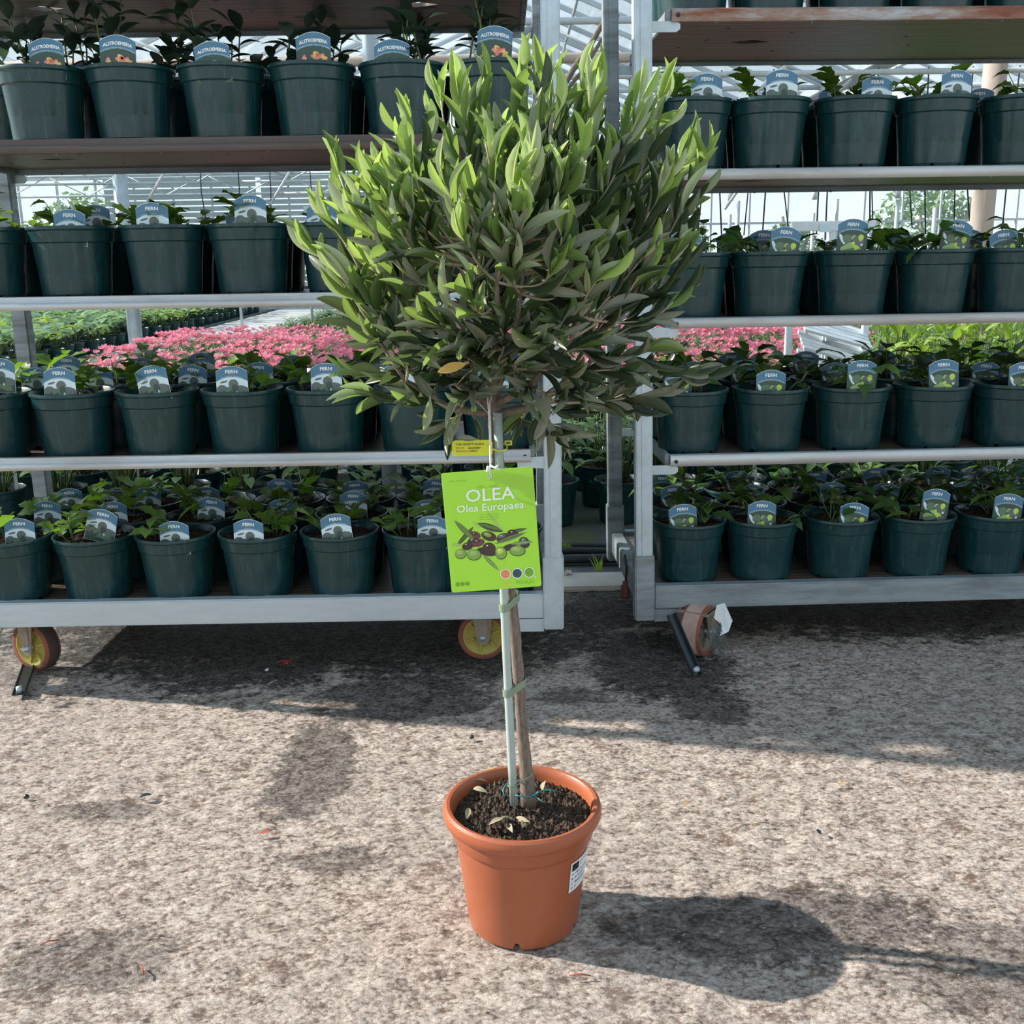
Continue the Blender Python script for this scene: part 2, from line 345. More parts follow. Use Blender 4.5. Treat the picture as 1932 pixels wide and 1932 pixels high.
# ------------------------------------------------------------------ ground and structure
def grid_mesh(x0, x1, y0, y1, nx, ny, zf, name, mats):
    xs = np.linspace(x0, x1, nx); ys = np.linspace(y0, y1, ny); gx, gy = np.meshgrid(xs, ys); gz = zf(gx, gy)
    v = np.stack([gx, gy, gz], -1).reshape(-1, 3); i = np.arange(nx * ny).reshape(ny, nx)
    f = np.stack([i[:-1, :-1], i[:-1, 1:], i[1:, 1:], i[1:, :-1]], -1).reshape(-1, 4)
    me = bpy.data.meshes.new(name); me.from_pydata(v.tolist(), [], f.tolist()); me.materials.append(mats)
    me.polygons.foreach_set('use_smooth', [True] * len(f)); me.update(); return me
rs = np.random.RandomState(3)
def vnoise(gx, gy, cell, seed):
    r = np.random.RandomState(seed).rand(512, 512); fx = gx / cell + 200; fy = gy / cell + 200
    ix = np.floor(fx).astype(int); iy = np.floor(fy).astype(int); u = fx - ix; v_ = fy - iy; u = u * u * (3 - 2 * u); v_ = v_ * v_ * (3 - 2 * v_)
    g = lambda a, b: r[a % 512, b % 512]
    return (g(ix, iy) * (1 - u) + g(ix + 1, iy) * u) * (1 - v_) + (g(ix, iy + 1) * (1 - u) + g(ix + 1, iy + 1) * u) * v_
def yz(gx, gy):
    return (vnoise(gx, gy, .035, 1) - .5) * .004 + (vnoise(gx, gy, .013, 2) - .5) * .0035 + (vnoise(gx, gy, .3, 4) - .5) * .005 - .003
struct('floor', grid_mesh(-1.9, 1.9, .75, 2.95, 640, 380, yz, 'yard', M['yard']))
mb = MB()
for a, b, c, d in ((-9, -1.9, -4, 2.95), (1.9, 9, -4, 2.95), (-1.9, 1.9, -4, .75)): mb.add([(a, c, -.003), (b, c, -.003), (b, d, -.003), (a, d, -.003)], [(0, 1, 2, 3)])
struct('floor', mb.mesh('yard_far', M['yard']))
mb = MB().box(-9, 9, 2.95, 3.10, -.05, .012, bev=.006)
struct('trim_1', mb.mesh('curb', M['curb']))
struct('floor', grid_mesh(-14, 14, 3.09, 24, 200, 160, lambda x, y: (vnoise(x, y, .5, 5) - .5) * .02 - .004, 'membrane_ground', M['membrane']))
mb = MB()
for k in range(9):   # separate path slabs with open joints
    y0 = 9.0 + k * 1.5; mb.box(-3.85 + .045 * k, -3.02 - .02 * k, y0, y0 + 1.485, 0, .035, bev=.008)
pth = MB(); st = bpy.data.objects.new('path', None); C.objects.link(st); tag(st, kind='structure')
for k in range(9):
    y0 = 6.2 + k * 1.6; link('slab', MB().box(-4.12 - .025 * k, -2.92 - .03 * k, y0, y0 + 1.585, 0, .04, bev=.008).mesh('slab', M['path']), st)
link('edging', MB().tube([(-4.17, 6.2, .03), (-4.42, 20, .03)], .03, 8).mesh('edging', M['membrane2']), st)
# folded membrane in the gap between the trolleys
mb = MB()
for k in range(3):
    mb.tube([(x, 3.22 + .09 * k + .02 * math.sin(x * 3 + k), .012 + .004 * math.sin(x * 7 + k)) for x in np.linspace(-2, 2.2, 22)], .016 - .003 * k, 8)
tag(link('folded_membrane', mb.mesh('folded_membrane', M['membrane2'])), 'black folded weed membrane lying behind the pale concrete kerb', 'fabric')

# greenhouse: three gabled spans, ridges running away from the camera
gut, rid = 2.55, 4.1
spans = [(-11.6, -4.2), (-4.2, 3.2), (3.2, 10.6)]
YB = 21.
wall = bpy.data.objects.new('wall_back', None); C.objects.link(wall); tag(wall, kind='structure')
bars = MB(); pane = {}
for k in range(31):
    x = -11.6 + k * .74; bars.box(x - .016, x + .016, YB - .03, YB + .02, .0, gut)
    if k < 30:
        for (z0, z1) in ((.5, 1.5), (1.5, 2.5)):
            if (z0) not in pane: pane[z0] = MB().box(0, .7, 0, .004, 0, z1 - z0 - .04).mesh('pane', M['glass'])
            link('pane', pane[z0], wall, (x + .02, YB, z0 + .02))
for z in (.5, 1.5): bars.box(-11.6, 10.6, YB - .02, YB + .03, z - .02, z + .02)
bars.box(-11.6, 10.6, YB - .06, YB + .06, gut - .06, gut + .06)
tag(link('glazing_bars', bars.mesh('wall_bars', M['white_metal']), wall), kind='stuff')
link('base_panel', MB().box(-11.6, 10.6, YB - .02, YB + .05, 0, .48).mesh('base_panel', M['louvre']), wall)
slat = MB().box(0, 2.9, -.01, .01, -.05, .035, mat=Matrix.Rotation(R(25), 4, 'X')).mesh('slat', M['louvre'])
for k in range(14): link('slat', slat, wall, (-7.7, YB - .12, 1.05 + k * .11))
for k in range(14): link('slat', slat, wall, (-4.7, YB - .12, 1.05 + k * .11))
roof = bpy.data.objects.new('ceiling', None); C.objects.link(roof); tag(roof, kind='structure')
bars = MB(); tr = MB()
for (x0, x1) in spans:
    xm = (x0 + x1) / 2; sl = math.hypot(xm - x0, rid - gut); an = math.atan2(rid - gut, xm - x0)
    pm = MB().box(0, sl, 0, .70, 0, .004).mesh('roof_pane', M['glass'])
    for k in range(24):
        y = 3.9 + k * .72
        for side in (0, 1):
            m4 = (Matrix.Translation((x0, y, gut)) @ Matrix.Rotation(-an, 4, 'Y')) if side == 0 else (Matrix.Translation((x1, y, gut)) @ Matrix.Rotation(math.pi, 4, 'Z') @ Matrix.Rotation(-an, 4, 'Y') @ Matrix.Translation((0, -.70, 0)))
            link('pane', pm, roof, mat=m4)
            mm = (Matrix.Translation((x0, y - .01, gut)) @ Matrix.Rotation(-an, 4, 'Y')) if side == 0 else (Matrix.Translation((x1, y - .01, gut)) @ Matrix.Rotation(math.pi, 4, 'Z') @ Matrix.Rotation(-an, 4, 'Y'))
            bars.box(0, sl, -.014, .014, -.03, .02, mat=mm)
    for f in (.33, .66):
        for sgn, xa in ((1, x0), (-1, x1)):
            x = xa + sgn * f * (xm - x0); z = gut + f * (rid - gut) - .05; bars.tube([(x, 3.9, z), (x, YB, z)], .016, 6)
    bars.box(xm - .03, xm + .03, 3.9, YB, rid - .04, rid + .03)
    for xx in ((x0, x1) if x0 > 3 else (x0,)): bars.box(xx - .1, xx + .1, 3.6, YB, gut - .07, gut + .02)
    for k in range(6):      # trusses with lattice webs
        y = 4.6 + k * 3.2; tr.tube([(x0, y, gut - .02), (x1, y, gut - .02)], .024, 6); tr.tube([(x0, y, gut - .38), (x1, y, gut - .38)], .02, 6)
        nn = 10
        for j in range(nn):
            xa = x0 + (x1 - x0) * j / nn; xb = x0 + (x1 - x0) * (j + 1) / nn; za, zb = (gut - .38, gut - .02) if j % 2 else (gut - .02, gut - .38)
            tr.tube([(xa, y, za), (xb, y, zb)], .011, 5)
        for xa, xb in ((x0, xm), (x1, xm)): tr.tube([(xa, y, gut), (xb, y, rid)], .022, 6)
tag(link('glazing_bars', bars.mesh('roof_bars', M['white_metal']), roof), kind='stuff')
tag(link('truss_lattice', tr.mesh('truss', M['white_metal']), roof), kind='stuff')
mb = MB()      # horizontal irrigation pipe and thin hanging drop lines
mb.tube([(-8, 6.2, 2.02), (8, 6.2, 2.02)], .028, 8)
tag(link('water_pipe', mb.mesh('water_pipe', M['post_wood'])), 'long beige horizontal water pipe hung under the greenhouse roof', 'pipe')
for gi, (xa, xb, yy) in enumerate(((-3.6, 3.0, 13.0), (1.0, 6.5, 9.4), (-.5, 6.5, 11.2))):
    for k in range(int((xb - xa) / .42)):
        x = xa + k * .42 + random.uniform(-.05, .05)
        m_ = MB().tube([(x, yy, gut - .1), (x + random.uniform(-.03, .03), yy, 1.75), (x + random.uniform(-.06, .1), yy, 1.05 + random.uniform(0, .15))], .007, 5)
        link('hanging_line', m_.mesh('hanging_line', M['black']), roof)
    for k in range(int((xb - xa) / .9)):
        x = xa + .2 + k * .9
        m_ = MB().tube([(x, yy + .5, 0), (x, yy + .5, 1.5 + random.uniform(-.2, .1))], .02, 6).tube([(x, yy + .5, 1.5), (x, yy + .5, 1.6)], .03, 6)
        tag(link('sprinkler_riser', m_.mesh('sprinkler_riser', M['white_metal'])), 'slim white upright sprinkler pipe standing in the far beds', 'pipe', 'white upright sprinkler pipes')
for k in range(7):
    x = -3.4 + k * .9; y = 10 + (k % 3); m_ = MB().tube([(x, y, 1.35), (x + .42, y, 1.95)], .014, 6)
    link('roof_brace', m_.mesh('roof_brace', M['white_metal']), roof)
for k in range(8):
    x = .6 + k * .8; y = 7.5 + (k % 4) * 1.1; m_ = MB().tube([(x, y, 1.75), (x + .9, y + .3, 2.45)], .016, 6)
    link('roof_brace', m_.mesh('roof_brace', M['white_metal']), roof)
def post(name, x, y, r, h, mat, label, cap=False):
    m_ = MB().tube([(0, 0, 0), (0, 0, h)], r, 16)
    if cap: m_.box(-r * 1.9, r * 1.9, -r * 1.4, r * 1.4, h - .16, h, bev=.01)
    o = thing(name, label, 'post', (x, y, 0)); link('shaft', m_.mesh('shaft', mat), o)
    link('foot_plate', MB().box(-r * 1.8, r * 1.8, -r * 1.8, r * 1.8, 0, .02, bev=.004).mesh('foot_plate', M['galv_dark']), o)
p = at(733, 860, d=3.72); post('greenhouse_post', p.x, 3.72, .027, 3.9, M['galv'], 'slim grey round post rising just behind the left trolley')
p = at(1845, 500, d=6.6); post('greenhouse_post', p.x, 6.6, .068, 2.5, M['post_wood'], 'thick weathered pinkish post behind the right trolley')
p = at(232, 400, d=9.6); post('greenhouse_post', p.x, 9.6, .062, 2.02, M['galv'], 'grey post with wide bracket top behind left trolley shelves', True)
# dead branch hanging in the gap
pts = [at(1150, 22, d=5.0), at(1112, 88, d=5.02), at(1082, 130, d=5.), at(1062, 165, d=5.04), at(1042, 205, d=5.0), at(1020, 240, d=5.)]
m_ = MB().tube(pts, [.011, .013, .014, .012, .010, .007], 7).tube([pts[0] + Vector((.04, .02, -.01)), pts[2] + Vector((.03, 0, -.02)), pts[3] + Vector((.02, 0, -.01)), pts[5] + Vector((.03, 0, 0))], .009, 6)
tag(link('branch', m_.mesh('branch', M['bark'])), 'bare brown branch slanting across the gap between the two trolleys', 'branch')
# hedge outside the end wall
def clump(n, rx, ry, rz, size, seed, base=0):
    r_ = random.Random(seed); mb = MB()
    for _ in range(n):
        th = r_.uniform(0, 2 * math.pi); ph = math.acos(r_.uniform(-.2, 1)); q = r_.uniform(.75, 1.05)
        c_ = Vector((rx * math.sin(ph) * math.cos(th), ry * math.sin(ph) * math.sin(th), rz * math.cos(ph))) * q + Vector((0, 0, base))
        d = Vector((r_.uniform(-1, 1), r_.uniform(-1, 1), r_.uniform(-.3, 1))).normalized(); s_ = d.orthogonal().normalized(); s_.rotate(Matrix.Rotation(r_.uniform(0, 6), 3, d))
        L = size * r_.uniform(.7, 1.3); a = c_ - d * L / 2; b = c_ + d * L / 2
        mb.add([a, c_ + s_ * L * .28, b, c_ - s_ * L * .28], [(0, 1, 2, 3)])
    return mb
hm = clump(2600, 1.5, .9, 2.4, .16, 5).mesh('hedge_foliage', M['shrub']); hk = clump(2200, 1.2, .8, 1.5, .14, 6).mesh('hedge_foliage', M['fern_dark'])
hd = (('tall dark shrub outside the glass behind the far left', -9.2, 2.), ('low dark shrub outside glass left of the hosta bed end', -6.1, 0), ('broad shrub outside the end wall behind path', -3.1, 1),
      ('pale green shrub outside glass behind the olive crown', 0, 0), ('green shrub outside glass above right pink flowers', 3.1, 1), ('dark shrub outside glass behind the white stand', 6.1, 0), ('green shrub outside glass at far right edge', 9.1, 1))
for lb, x, k in hd:
    o = thing('garden_shrub', lb, 'shrub', (x, 23.6, 0)); tag(link('foliage', hm if k else hk, o), kind='stuff')
    link('trunk', MB().tube([(0, 0, 0), (0.05, 0, .9), (-.1, .05, 1.7)], [.08, .06, .03], 7).mesh('trunk', M['bark']), o)
#--PART2--
# ------------------------------------------------------------------ two plant trolleys
def hole_plate(L, D, holes, th, name, mat):
    """flat board lying in x-y with real cut-out holes"""
    cu = bpy.data.curves.new(name, 'CURVE'); cu.dimensions = '2D'; cu.fill_mode = 'BOTH'; cu.extrude = th / 2
    for poly in [[(0, 0), (L, 0), (L, D), (0, D)]] + holes:
        sp = cu.splines.new('POLY'); sp.points.add(len(poly) - 1); sp.use_cyclic_u = True
        for i, (a, b) in enumerate(poly): sp.points[i].co = (a, b, 0, 1)
    ob = bpy.data.objects.new(name, cu); C.objects.link(ob)
    me = bpy.data.meshes.new_from_object(ob.evaluated_get(bpy.context.evaluated_depsgraph_get())); me.name = name
    bpy.data.objects.remove(ob); me.materials.clear(); me.materials.append(mat); return me
def caster(tr, x, y, yaw, zc, r, wd, hubm, tyrem, treadm, ztop, fork_front=True):
    o = bpy.data.objects.new('caster', None); C.objects.link(o); o.parent = tr; o.location = (x, y, 0); o.rotation_euler = (0, 0, yaw)
    # wheel axis along local y; the near face looks to -y
    rot = Matrix.Translation((0, 0, zc)) @ Matrix.Rotation(R(90), 4, 'X')
    h = wd / 2
    tm = MB().lathe([(r * .80, -h * .9), (r * .96, -h), (r, -h * .7), (r, h * .7), (r * .96, h), (r * .80, h * .9)], 40, 0, mat=rot)
    tm.mi = [1 if abs(((tm.v[f[0]][1] + tm.v[f[2]][1]) / 2)) < h * .72 else 0 for f in tm.f]
    link('tyre', tm.mesh('tyre', [M[tyrem], M[treadm]]), o)
    hm = MB().lathe([(.001, h * .72), (r * .30, h * .72), (r * .34, h * .5), (r * .62, h * .55), (r * .74, h * .85), (r * .80, h * .9), (r * .80, -h * .9), (r * .74, -h * .85), (r * .62, -h * .55), (r * .34, -h * .5), (r * .30, -h * .72), (.001, -h * .72)], 40, 0, mat=rot)
    for k in range(6):
        q = k * math.pi / 3 + .3
        hm.box(r * .36, r * .7, -.003, .003, -h * .8, h * .8, 0, mat=rot @ Matrix.Rotation(q, 4, 'Z'))
    link('wheel', hm.mesh('wheel', M[hubm]), o)
    fk = MB()
    for s_ in (-1, 1):
        yy = s_ * (h + .006)
        poly = [(-.028, ztop), (.028, ztop), (.014, zc - .012), (.008, zc - .018), (-.008, zc - .018), (-.014, zc - .012)]
        fk.prism(poly, yy - .002, yy + .002); fk.box(-.012, .012, yy - .004 if s_ < 0 else yy, yy if s_ < 0 else yy + .004, zc + .01, ztop - .004)
    fk.box(-.036, .036, -h - .014, h + .014, ztop - .006, ztop, bev=.001)
    link('fork', fk.mesh('fork', M['fork']), o)
    link('axle_bolt', MB().tube([(0, -h - .016, zc), (0, h + .016, zc)], .0075, 6).mesh('axle', M['galv']), o)
    return o

def trolley(name, label, x0, y0, yaw, L, D, lean, potz, lips, deck, hooks, lipmats, zs, socket_top, sockmat, casters, post_h=1.92, dmat='deckbeam'):
    tr = thing(name, label, 'plant trolley', (x0, y0, 0), (0, 0, yaw))
    pw, pd = .040, .038
    for (px_, py_) in ((0, 0), (L - pw, 0), (0, D - pd), (L - pw, D - pd)):
        m_ = MB(); a = lean
        sh = Matrix(((1, 0, a, 0), (0, 1, 0, 0), (0, 0, 1, 0), (0, 0, 0, 1)))
        m_.box(px_, px_ + pw, py_, py_ + pd, zs + .01, post_h, 0, sh, bev=.0025)
        m_.box(px_ + .013, px_ + pw - .002, py_ - .0022, py_ + .003, socket_top, post_h - .01, 0, sh, bev=.001)
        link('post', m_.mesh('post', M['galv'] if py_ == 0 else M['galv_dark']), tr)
        link('post_socket', MB().box(px_ - .004, px_ + pw + .004, py_ - .004, py_ + pd + .004, zs, socket_top, 0, sh, bev=.003).mesh('post_socket', M[sockmat]), tr)
    z0, z1 = deck
    b = MB().box(pw + .002, L - pw - .002, .004, .034, z0, z1, bev=.003)
    link('front_beam', b.mesh('front_beam', M[dmat]), tr)
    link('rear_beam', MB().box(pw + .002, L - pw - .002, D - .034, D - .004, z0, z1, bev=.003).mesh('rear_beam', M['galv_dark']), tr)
    for xx in (.004, L - .036):
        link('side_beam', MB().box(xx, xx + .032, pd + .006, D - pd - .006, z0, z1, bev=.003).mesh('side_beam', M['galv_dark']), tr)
    for s_, xx in ((1, pw), (-1, L - pw)):
        link('corner_gusset', MB().prism([(xx + s_ * .003, z0 - .002), (xx + s_ * .085, z0 - .002), (xx + s_ * .062, z0 - .033), (xx + s_ * .003, z0 - .033)], .006, .030).mesh('gusset', M[dmat]), tr)
    holes = []
    link('deck_board', hole_plate(L - .08, D - .07, holes, .012, 'deck_board', M['ply']), tr, (.04, .035, potz[-1] - .006))
    for (zt, zb), lm, kind, pz in zip(lips, lipmats, hooks, potz):
        ox = lean * zt
        sh = bpy.data.objects.new('shelf', None); C.objects.link(sh); sh.parent = tr; sh.location = (ox, 0, 0)
        a, bb = (.052, L - .045 - .025) if kind == 'left' else (.082, L - .06)
        hh = zt - zb
        if kind == 'left':   # upper flat face and a rounded lower lip
            pr = [(.012, zt), (.004, zt - .001), (.002, zt - hh * .42), (-.001, zt - hh * .5), (-.004, zt - hh * .62), (-.004, zt - hh * .85), (-.001, zb), (.012, zb), (.012, zb + .003), (.005, zb + .003), (.005, zt - .003), (.012, zt - .003)]
        else:
            pr = [(.012, zt), (.001, zt), (-.003, zt - .003), (-.005, zt - hh * .4), (-.005, zt - hh * .75), (-.001, zb), (.012, zb), (.012, zb + .003), (.002, zb + .003), (.001, zt - .003), (.012, zt - .003)]
        m_ = MB().prism(pr, a, bb, 'x')
        link('front_lip', edge_split(m_.mesh('front_lip', M[lm]), 50), sh)
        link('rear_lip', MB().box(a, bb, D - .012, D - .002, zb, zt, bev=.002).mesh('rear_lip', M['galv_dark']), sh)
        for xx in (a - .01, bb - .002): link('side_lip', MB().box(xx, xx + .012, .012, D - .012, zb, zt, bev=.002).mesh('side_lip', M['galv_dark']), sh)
        dia = lambda cx, cy, rx, ry: [(cx - rx, cy), (cx - rx * .1, cy + ry), (cx + rx, cy), (cx + rx * .1, cy - ry)]
        circ = lambda cx, cy, r: [(cx + r * math.cos(q), cy + r * math.sin(q)) for q in [k * math.pi / 4 for k in range(8)]]
        W_ = bb - a - .004; DD = D - .024
        hl = [dia(.22 + .02 * kind.count('r'), DD * .5, .048, .026), dia(W_ - .24, DD * .52, .048, .026)] + [circ(x_, y_, .006) for x_, y_ in ((.08, DD * .62), (.13, DD * .45), (.31, DD * .3), (.15, DD * .2), (.33, DD * .72), (W_ * .48, DD * .4), (W_ * .52, DD * .6), (W_ * .7, DD * .3), (W_ - .12, DD * .62))]
        link('plywood_board', hole_plate(W_, DD, hl, .009, 'plywood_board', M['ply']), sh, (a + .002, .012, pz - .0048))
        rv = MB()
        for k in range(6):
            xx = a + .1 + (W_ - .2) * k / 5; rv.tube([(xx, .016, zb + .003), (xx, .016, zb - .002)], .003, 6)
            rv.tube([(xx + .02, DD, zb + .003), (xx + .02, DD, zb - .002)], .003, 6)
        link('rivets', rv.mesh('rivets', M['galv_dark']), sh)
        for yy in (.002, D - .012):
            hk = MB().prism([(pw - .002, zb + .002), (a + .012, zb + .002), (a + .02, zb - .004), (a + .02, zb - .014), (a + .012, zb - .020), (pw - .002, zb - .020)], yy + .003, yy + .008)
            link('shelf_hook', hk.mesh('shelf_hook', M['galv']), sh); hk = MB(); hk.prism([(L - pw + .002, zb + .012), (bb - .03, zb + .008), (bb - .03, zb - .012), (L - pw + .002, zb - .016)], yy + .003, yy + .008)
            link('shelf_hook', hk.mesh('shelf_hook', M['galv']), sh)
        bt = MB()
        for xx in (a + .013, bb - .013): bt.tube([(xx, -.001 if kind == 'left' else -.008, zt - hh * .55), (xx, .01, zt - hh * .55)], .0045, 8)
        link('bolt', bt.mesh('bolt', M['black']), sh)
    for c_ in casters: caster(tr, *c_)
    return tr

LY, LYAW, LL, LD = 2.32, R(.4), 1.44, .565
LX = .114 - LL
pl = lambda w_: None
TL = trolley('plant_trolley', 'left galvanised plant trolley with yellow-hubbed wheels and dark brown upper shelf', LX, LY - LL * math.sin(LYAW) * .8, LYAW, LL, LD, 0., [1.540, 1.213, .889, .525, .184],
             [(1.548, 1.52), (1.22, 1.19), (.896, .867), (.542, .513)], (.138, .198), ['left'] * 4, ['rail_brown', 'rail_brown', 'galv_rail', 'galv_rail'], .112, .29, 'galv',
             [(-1.164 + .0 - LX, .090, R(-27), .0625, .0615, .042, 'hub', 'tyre', 'tread', .142), (-.075 - LX, .11, R(0), .0625, .0615, .036, 'hub', 'tyre', 'tread', .142), (.25, LD - .12, R(40), .0625, .0615, .04, 'hub', 'tyre', 'tread', .142), (LL - .25, LD - .12, 0, .0625, .0615, .04, 'hub', 'tyre', 'tread', .142)])
RX, RY, RYAW, RL, RD = .305, 2.437, R(2.0), 1.40, .56
TR = trolley('plant_trolley', 'right weathered plant trolley with rusty top shelf and worn pink-grey wheel', RX, RY, RYAW, RL, RD, -.018, [1.470, 1.148, .812, .492, .165],
             [(1.479, 1.452), (1.149, 1.125), (.822, .798), (.502, .474)], (.116, .175), ['right'] * 4, ['rail_rust', 'galv_rail', 'galv_rail', 'galv_rail'], .088, .255, 'galv_dark',
             [(.150, -.006, R(55), .0640, .0635, .056, 'hubgrey', 'tyre', 'tread_pink', .118), (RL - .2, .12, R(-20), .0625, .0615, .04, 'hubgrey', 'tyre', 'tread', .118), (.2, RD - .12, R(10), .0625, .0615, .04, 'hubgrey', 'tyre', 'tread', .118), (RL - .25, RD - .12, 0, .0625, .0615, .04, 'hubgrey', 'tyre', 'tread', .118)], dmat='galv_dark')
# coupling bars that reach the ground in front of each trolley
def to_local(tr, p): return tr.matrix_basis.inverted() @ p
def coupling(tr, p0, p1, wd, lip):
    a, b = to_local(tr, p0), to_local(tr, p1); d = (b - a); L = d.length; d.normalize(); s_ = d.cross(Vector((0, 0, 1))).normalized(); u = s_.cross(d)
    m4 = Matrix((( d.x, s_.x, u.x, a.x), (d.y, s_.y, u.y, a.y), (d.z, s_.z, u.z, a.z), (0, 0, 0, 1)))
    m_ = MB().box(0, L, -wd / 2, wd / 2, 0, .003, 0, m4, bev=.001).box(0, L, -wd / 2, -wd / 2 + .003, 0, lip, 0, m4, bev=.001).box(0, L, wd / 2 - .003, wd / 2, 0, lip * .6, 0, m4, bev=.001)
    link('coupling_bar', m_.mesh('coupling_bar', M['black']), tr)
    link('coupling_pin', MB().tube([m4 @ Vector((L - .012, 0, .002)), m4 @ Vector((L - .012, 0, .016))], .007, 10).mesh('coupling_pin', M['galv']), tr)
TL.rotation_euler; bpy.context.view_layer.update()
coupling(TL, at(66, 1222, d=2.52), at(36, 1312, z=.005), .030, .010)
coupling(TR, at(1264, 1160, d=2.365), at(1313, 1275, z=.005), .024, .012)
# hanging brown rubber tag on the right trolley's left side, torn white tag and fibres on its front wheel
o = thing('rubber_plug', 'small rusty brown plug hanging on a cord at right trolley left side', 'plug', tuple(at(1180, 1128, d=2.64)))
link('cord', MB().tube([(0, 0, .045), (.002, .0, .085), (-.003, 0, .12)], .0025, 6).mesh('cord', M['black']), o)
link('plug_body', MB().lathe([(.001, .0), (.011, .0), (.012, .006), (.012, .034), (.007, .038), (.008, .046), (.001, .048)], 14).mesh('plug', M['orange_cap']), o)
q0 = at(1368, 1165, d=2.36)
m_ = MB(); vs = [at(1352, 1142, d=2.365), at(1366, 1138, d=2.36), at(1381, 1172, d=2.35), at(1374, 1192, d=2.35), at(1358, 1200, d=2.355), at(1362, 1180, d=2.36), at(1347, 1166, d=2.365)]
m_.add(vs + [v_ + Vector((.002, .003, 0)) for v_ in vs], [tuple(range(7)), tuple(range(13, 6, -1))] + [(i, i + 7, (i + 1) % 7 + 7, (i + 1) % 7) for i in range(7)])
tag(link('torn_tag', m_.mesh('torn_tag', M['plaswhite'])), 'torn dirty white plastic tag caught on the right trolley front wheel', 'tag')
m_ = MB()
for k in range(26):
    a = at(1350 + random.uniform(-8, 10), 1180 + random.uniform(-12, 12), d=2.36); b = at(1350 + random.uniform(-14, 34), 1228 + random.uniform(-18, 14), d=2.35)
    m_.tube([a, (a + b) / 2 + Vector((random.uniform(-.012, .012), 0, random.uniform(-.01, .01))), b], .0009, 3)
tag(link('fibre_tuft', m_.mesh('fibre_tuft', M['fluff'])), 'grey tangle of torn fibres hanging from the right trolley front wheel', 'fibres')

# ------------------------------------------------------------------ potted plants
def pot_mesh(R0, H, rb, band, seg=40, notches=True, name='pot', mat=None, th=.0018):
    r1 = rb + (R0 - .007 - rb) * ((H - band) / H); rt = R0 - .003
    prof = [(rb - .006, .0), (rb - .001, .0), (rb, .003), (r1, H - band), (r1 + .0035, H - band + .003), (rt - .001, H - .010), (R0 - .0005, H - .007), (R0, H - .004), (R0 - .001, H), (R0 - .004, H + .0005), (R0 - .006, H - .002), (r1 - th, H - band), (rb + .002, .010), (.001, .010)]
    def lift(j, q):
        if not notches or j > 3: return 0
        k = (q % (math.pi / 3)) / (math.pi / 3)
        return (.011 if (.40 < k < .60) else 0) if j < 3 else 0
    return edge_split(MB().lathe(prof, seg, 0, lift).mesh(name, mat), 32)
POT = pot_mesh(.0945, .155, .072, .036, 48, True, 'pot', M['pot'])
def soil_mesh(r, z, amp, seed, mat, rings=9, seg=30, crumbs=60):
    rr = random.Random(seed); mb = MB(); vs = [(0, 0, z + amp)]; fs = []
    for i in range(1, rings + 1):
        for k in range(seg):
            q = 2 * math.pi * (k + .5 * (i % 2)) / seg; rad = r * i / rings
            vs.append((rad * math.cos(q), rad * math.sin(q), z + rr.uniform(-amp, amp) * .8 - (.004 if i == rings else 0)))
    for k in range(seg): fs.append((0, 1 + k, 1 + (k + 1) % seg))
    for i in range(rings - 1):
        for k in range(seg):
            a = 1 + i * seg + k; b = 1 + i * seg + (k + 1) % seg; fs.append((a, a + seg, b + seg, b))
    mb.add(vs, fs, 0, True)
    for _ in range(crumbs):
        q = rr.uniform(0, 6.28); rad = r * math.sqrt(rr.random()) * .97; s_ = rr.uniform(.0025, .0065) * (r / .09)
        c_ = Vector((rad * math.cos(q), rad * math.sin(q), z + amp * .4)); vv = [c_ + Vector((rr.uniform(.6, 1.2) * s_ * a, rr.uniform(.6, 1.2) * s_ * b, rr.uniform(.5, 1.) * s_ * c2)) for a, b, c2 in ((1, 0, 0), (-1, 0, 0), (0, 1, 0), (0, -1, 0), (0, 0, 1.2), (0, 0, -1))]
        mb.add(vv, [(0, 2, 4), (2, 1, 4), (1, 3, 4), (3, 0, 4), (2, 0, 5), (1, 2, 5), (3, 1, 5), (0, 3, 5)])
    return mb.mesh('soil', mat)
SOILS = [soil_mesh(.0865, .140, .0045, k, M['soil']) for k in range(3)]

def leaf_mesh(L, W, shape, mat, curl=.25, fold=.25, n=7, name='leaf', wave=0., petiole=0.):
    vs = []; fs = []
    for i in range(n + 1):
        u = i / n; wd = W * shape(u) * (1 + wave * (1 if i % 2 else -1)); x = L * u; z = -curl * L * u * u + .04 * L * math.sin(3 * u)
        vs += [(x, -wd, z + fold * wd), (x, 0, z), (x, wd, z + fold * wd)]
    for i in range(n): a = i * 3; fs += [(a, a + 3, a + 4, a + 1), (a + 1, a + 4, a + 5, a + 2)]
    mb = MB().add(vs, [f[::-1] for f in fs], 0, True)
    if petiole: mb.tube([(-petiole, 0, -.15 * petiole), (0, 0, 0)], .0009, 4)
    return mb.mesh(name, mat)
sh_ov = lambda u: (math.sin(math.pi * min(1, u * 1.0 + .02)) ** .75) * (1.15 - .5 * u)
sh_ln = lambda u: max(.02, math.sin(math.pi * (.03 + .97 * u)) ** .8) * (.9 + .25 * u - .3 * u * u)
sh_ol = lambda u: max(.04, math.sin(math.pi * (u * .985) ** 1.22)) ** (1.05 - .35 * u) * 1.02
sh_br = lambda u: max(.0, math.sin(math.pi * u ** .8)) ** .8
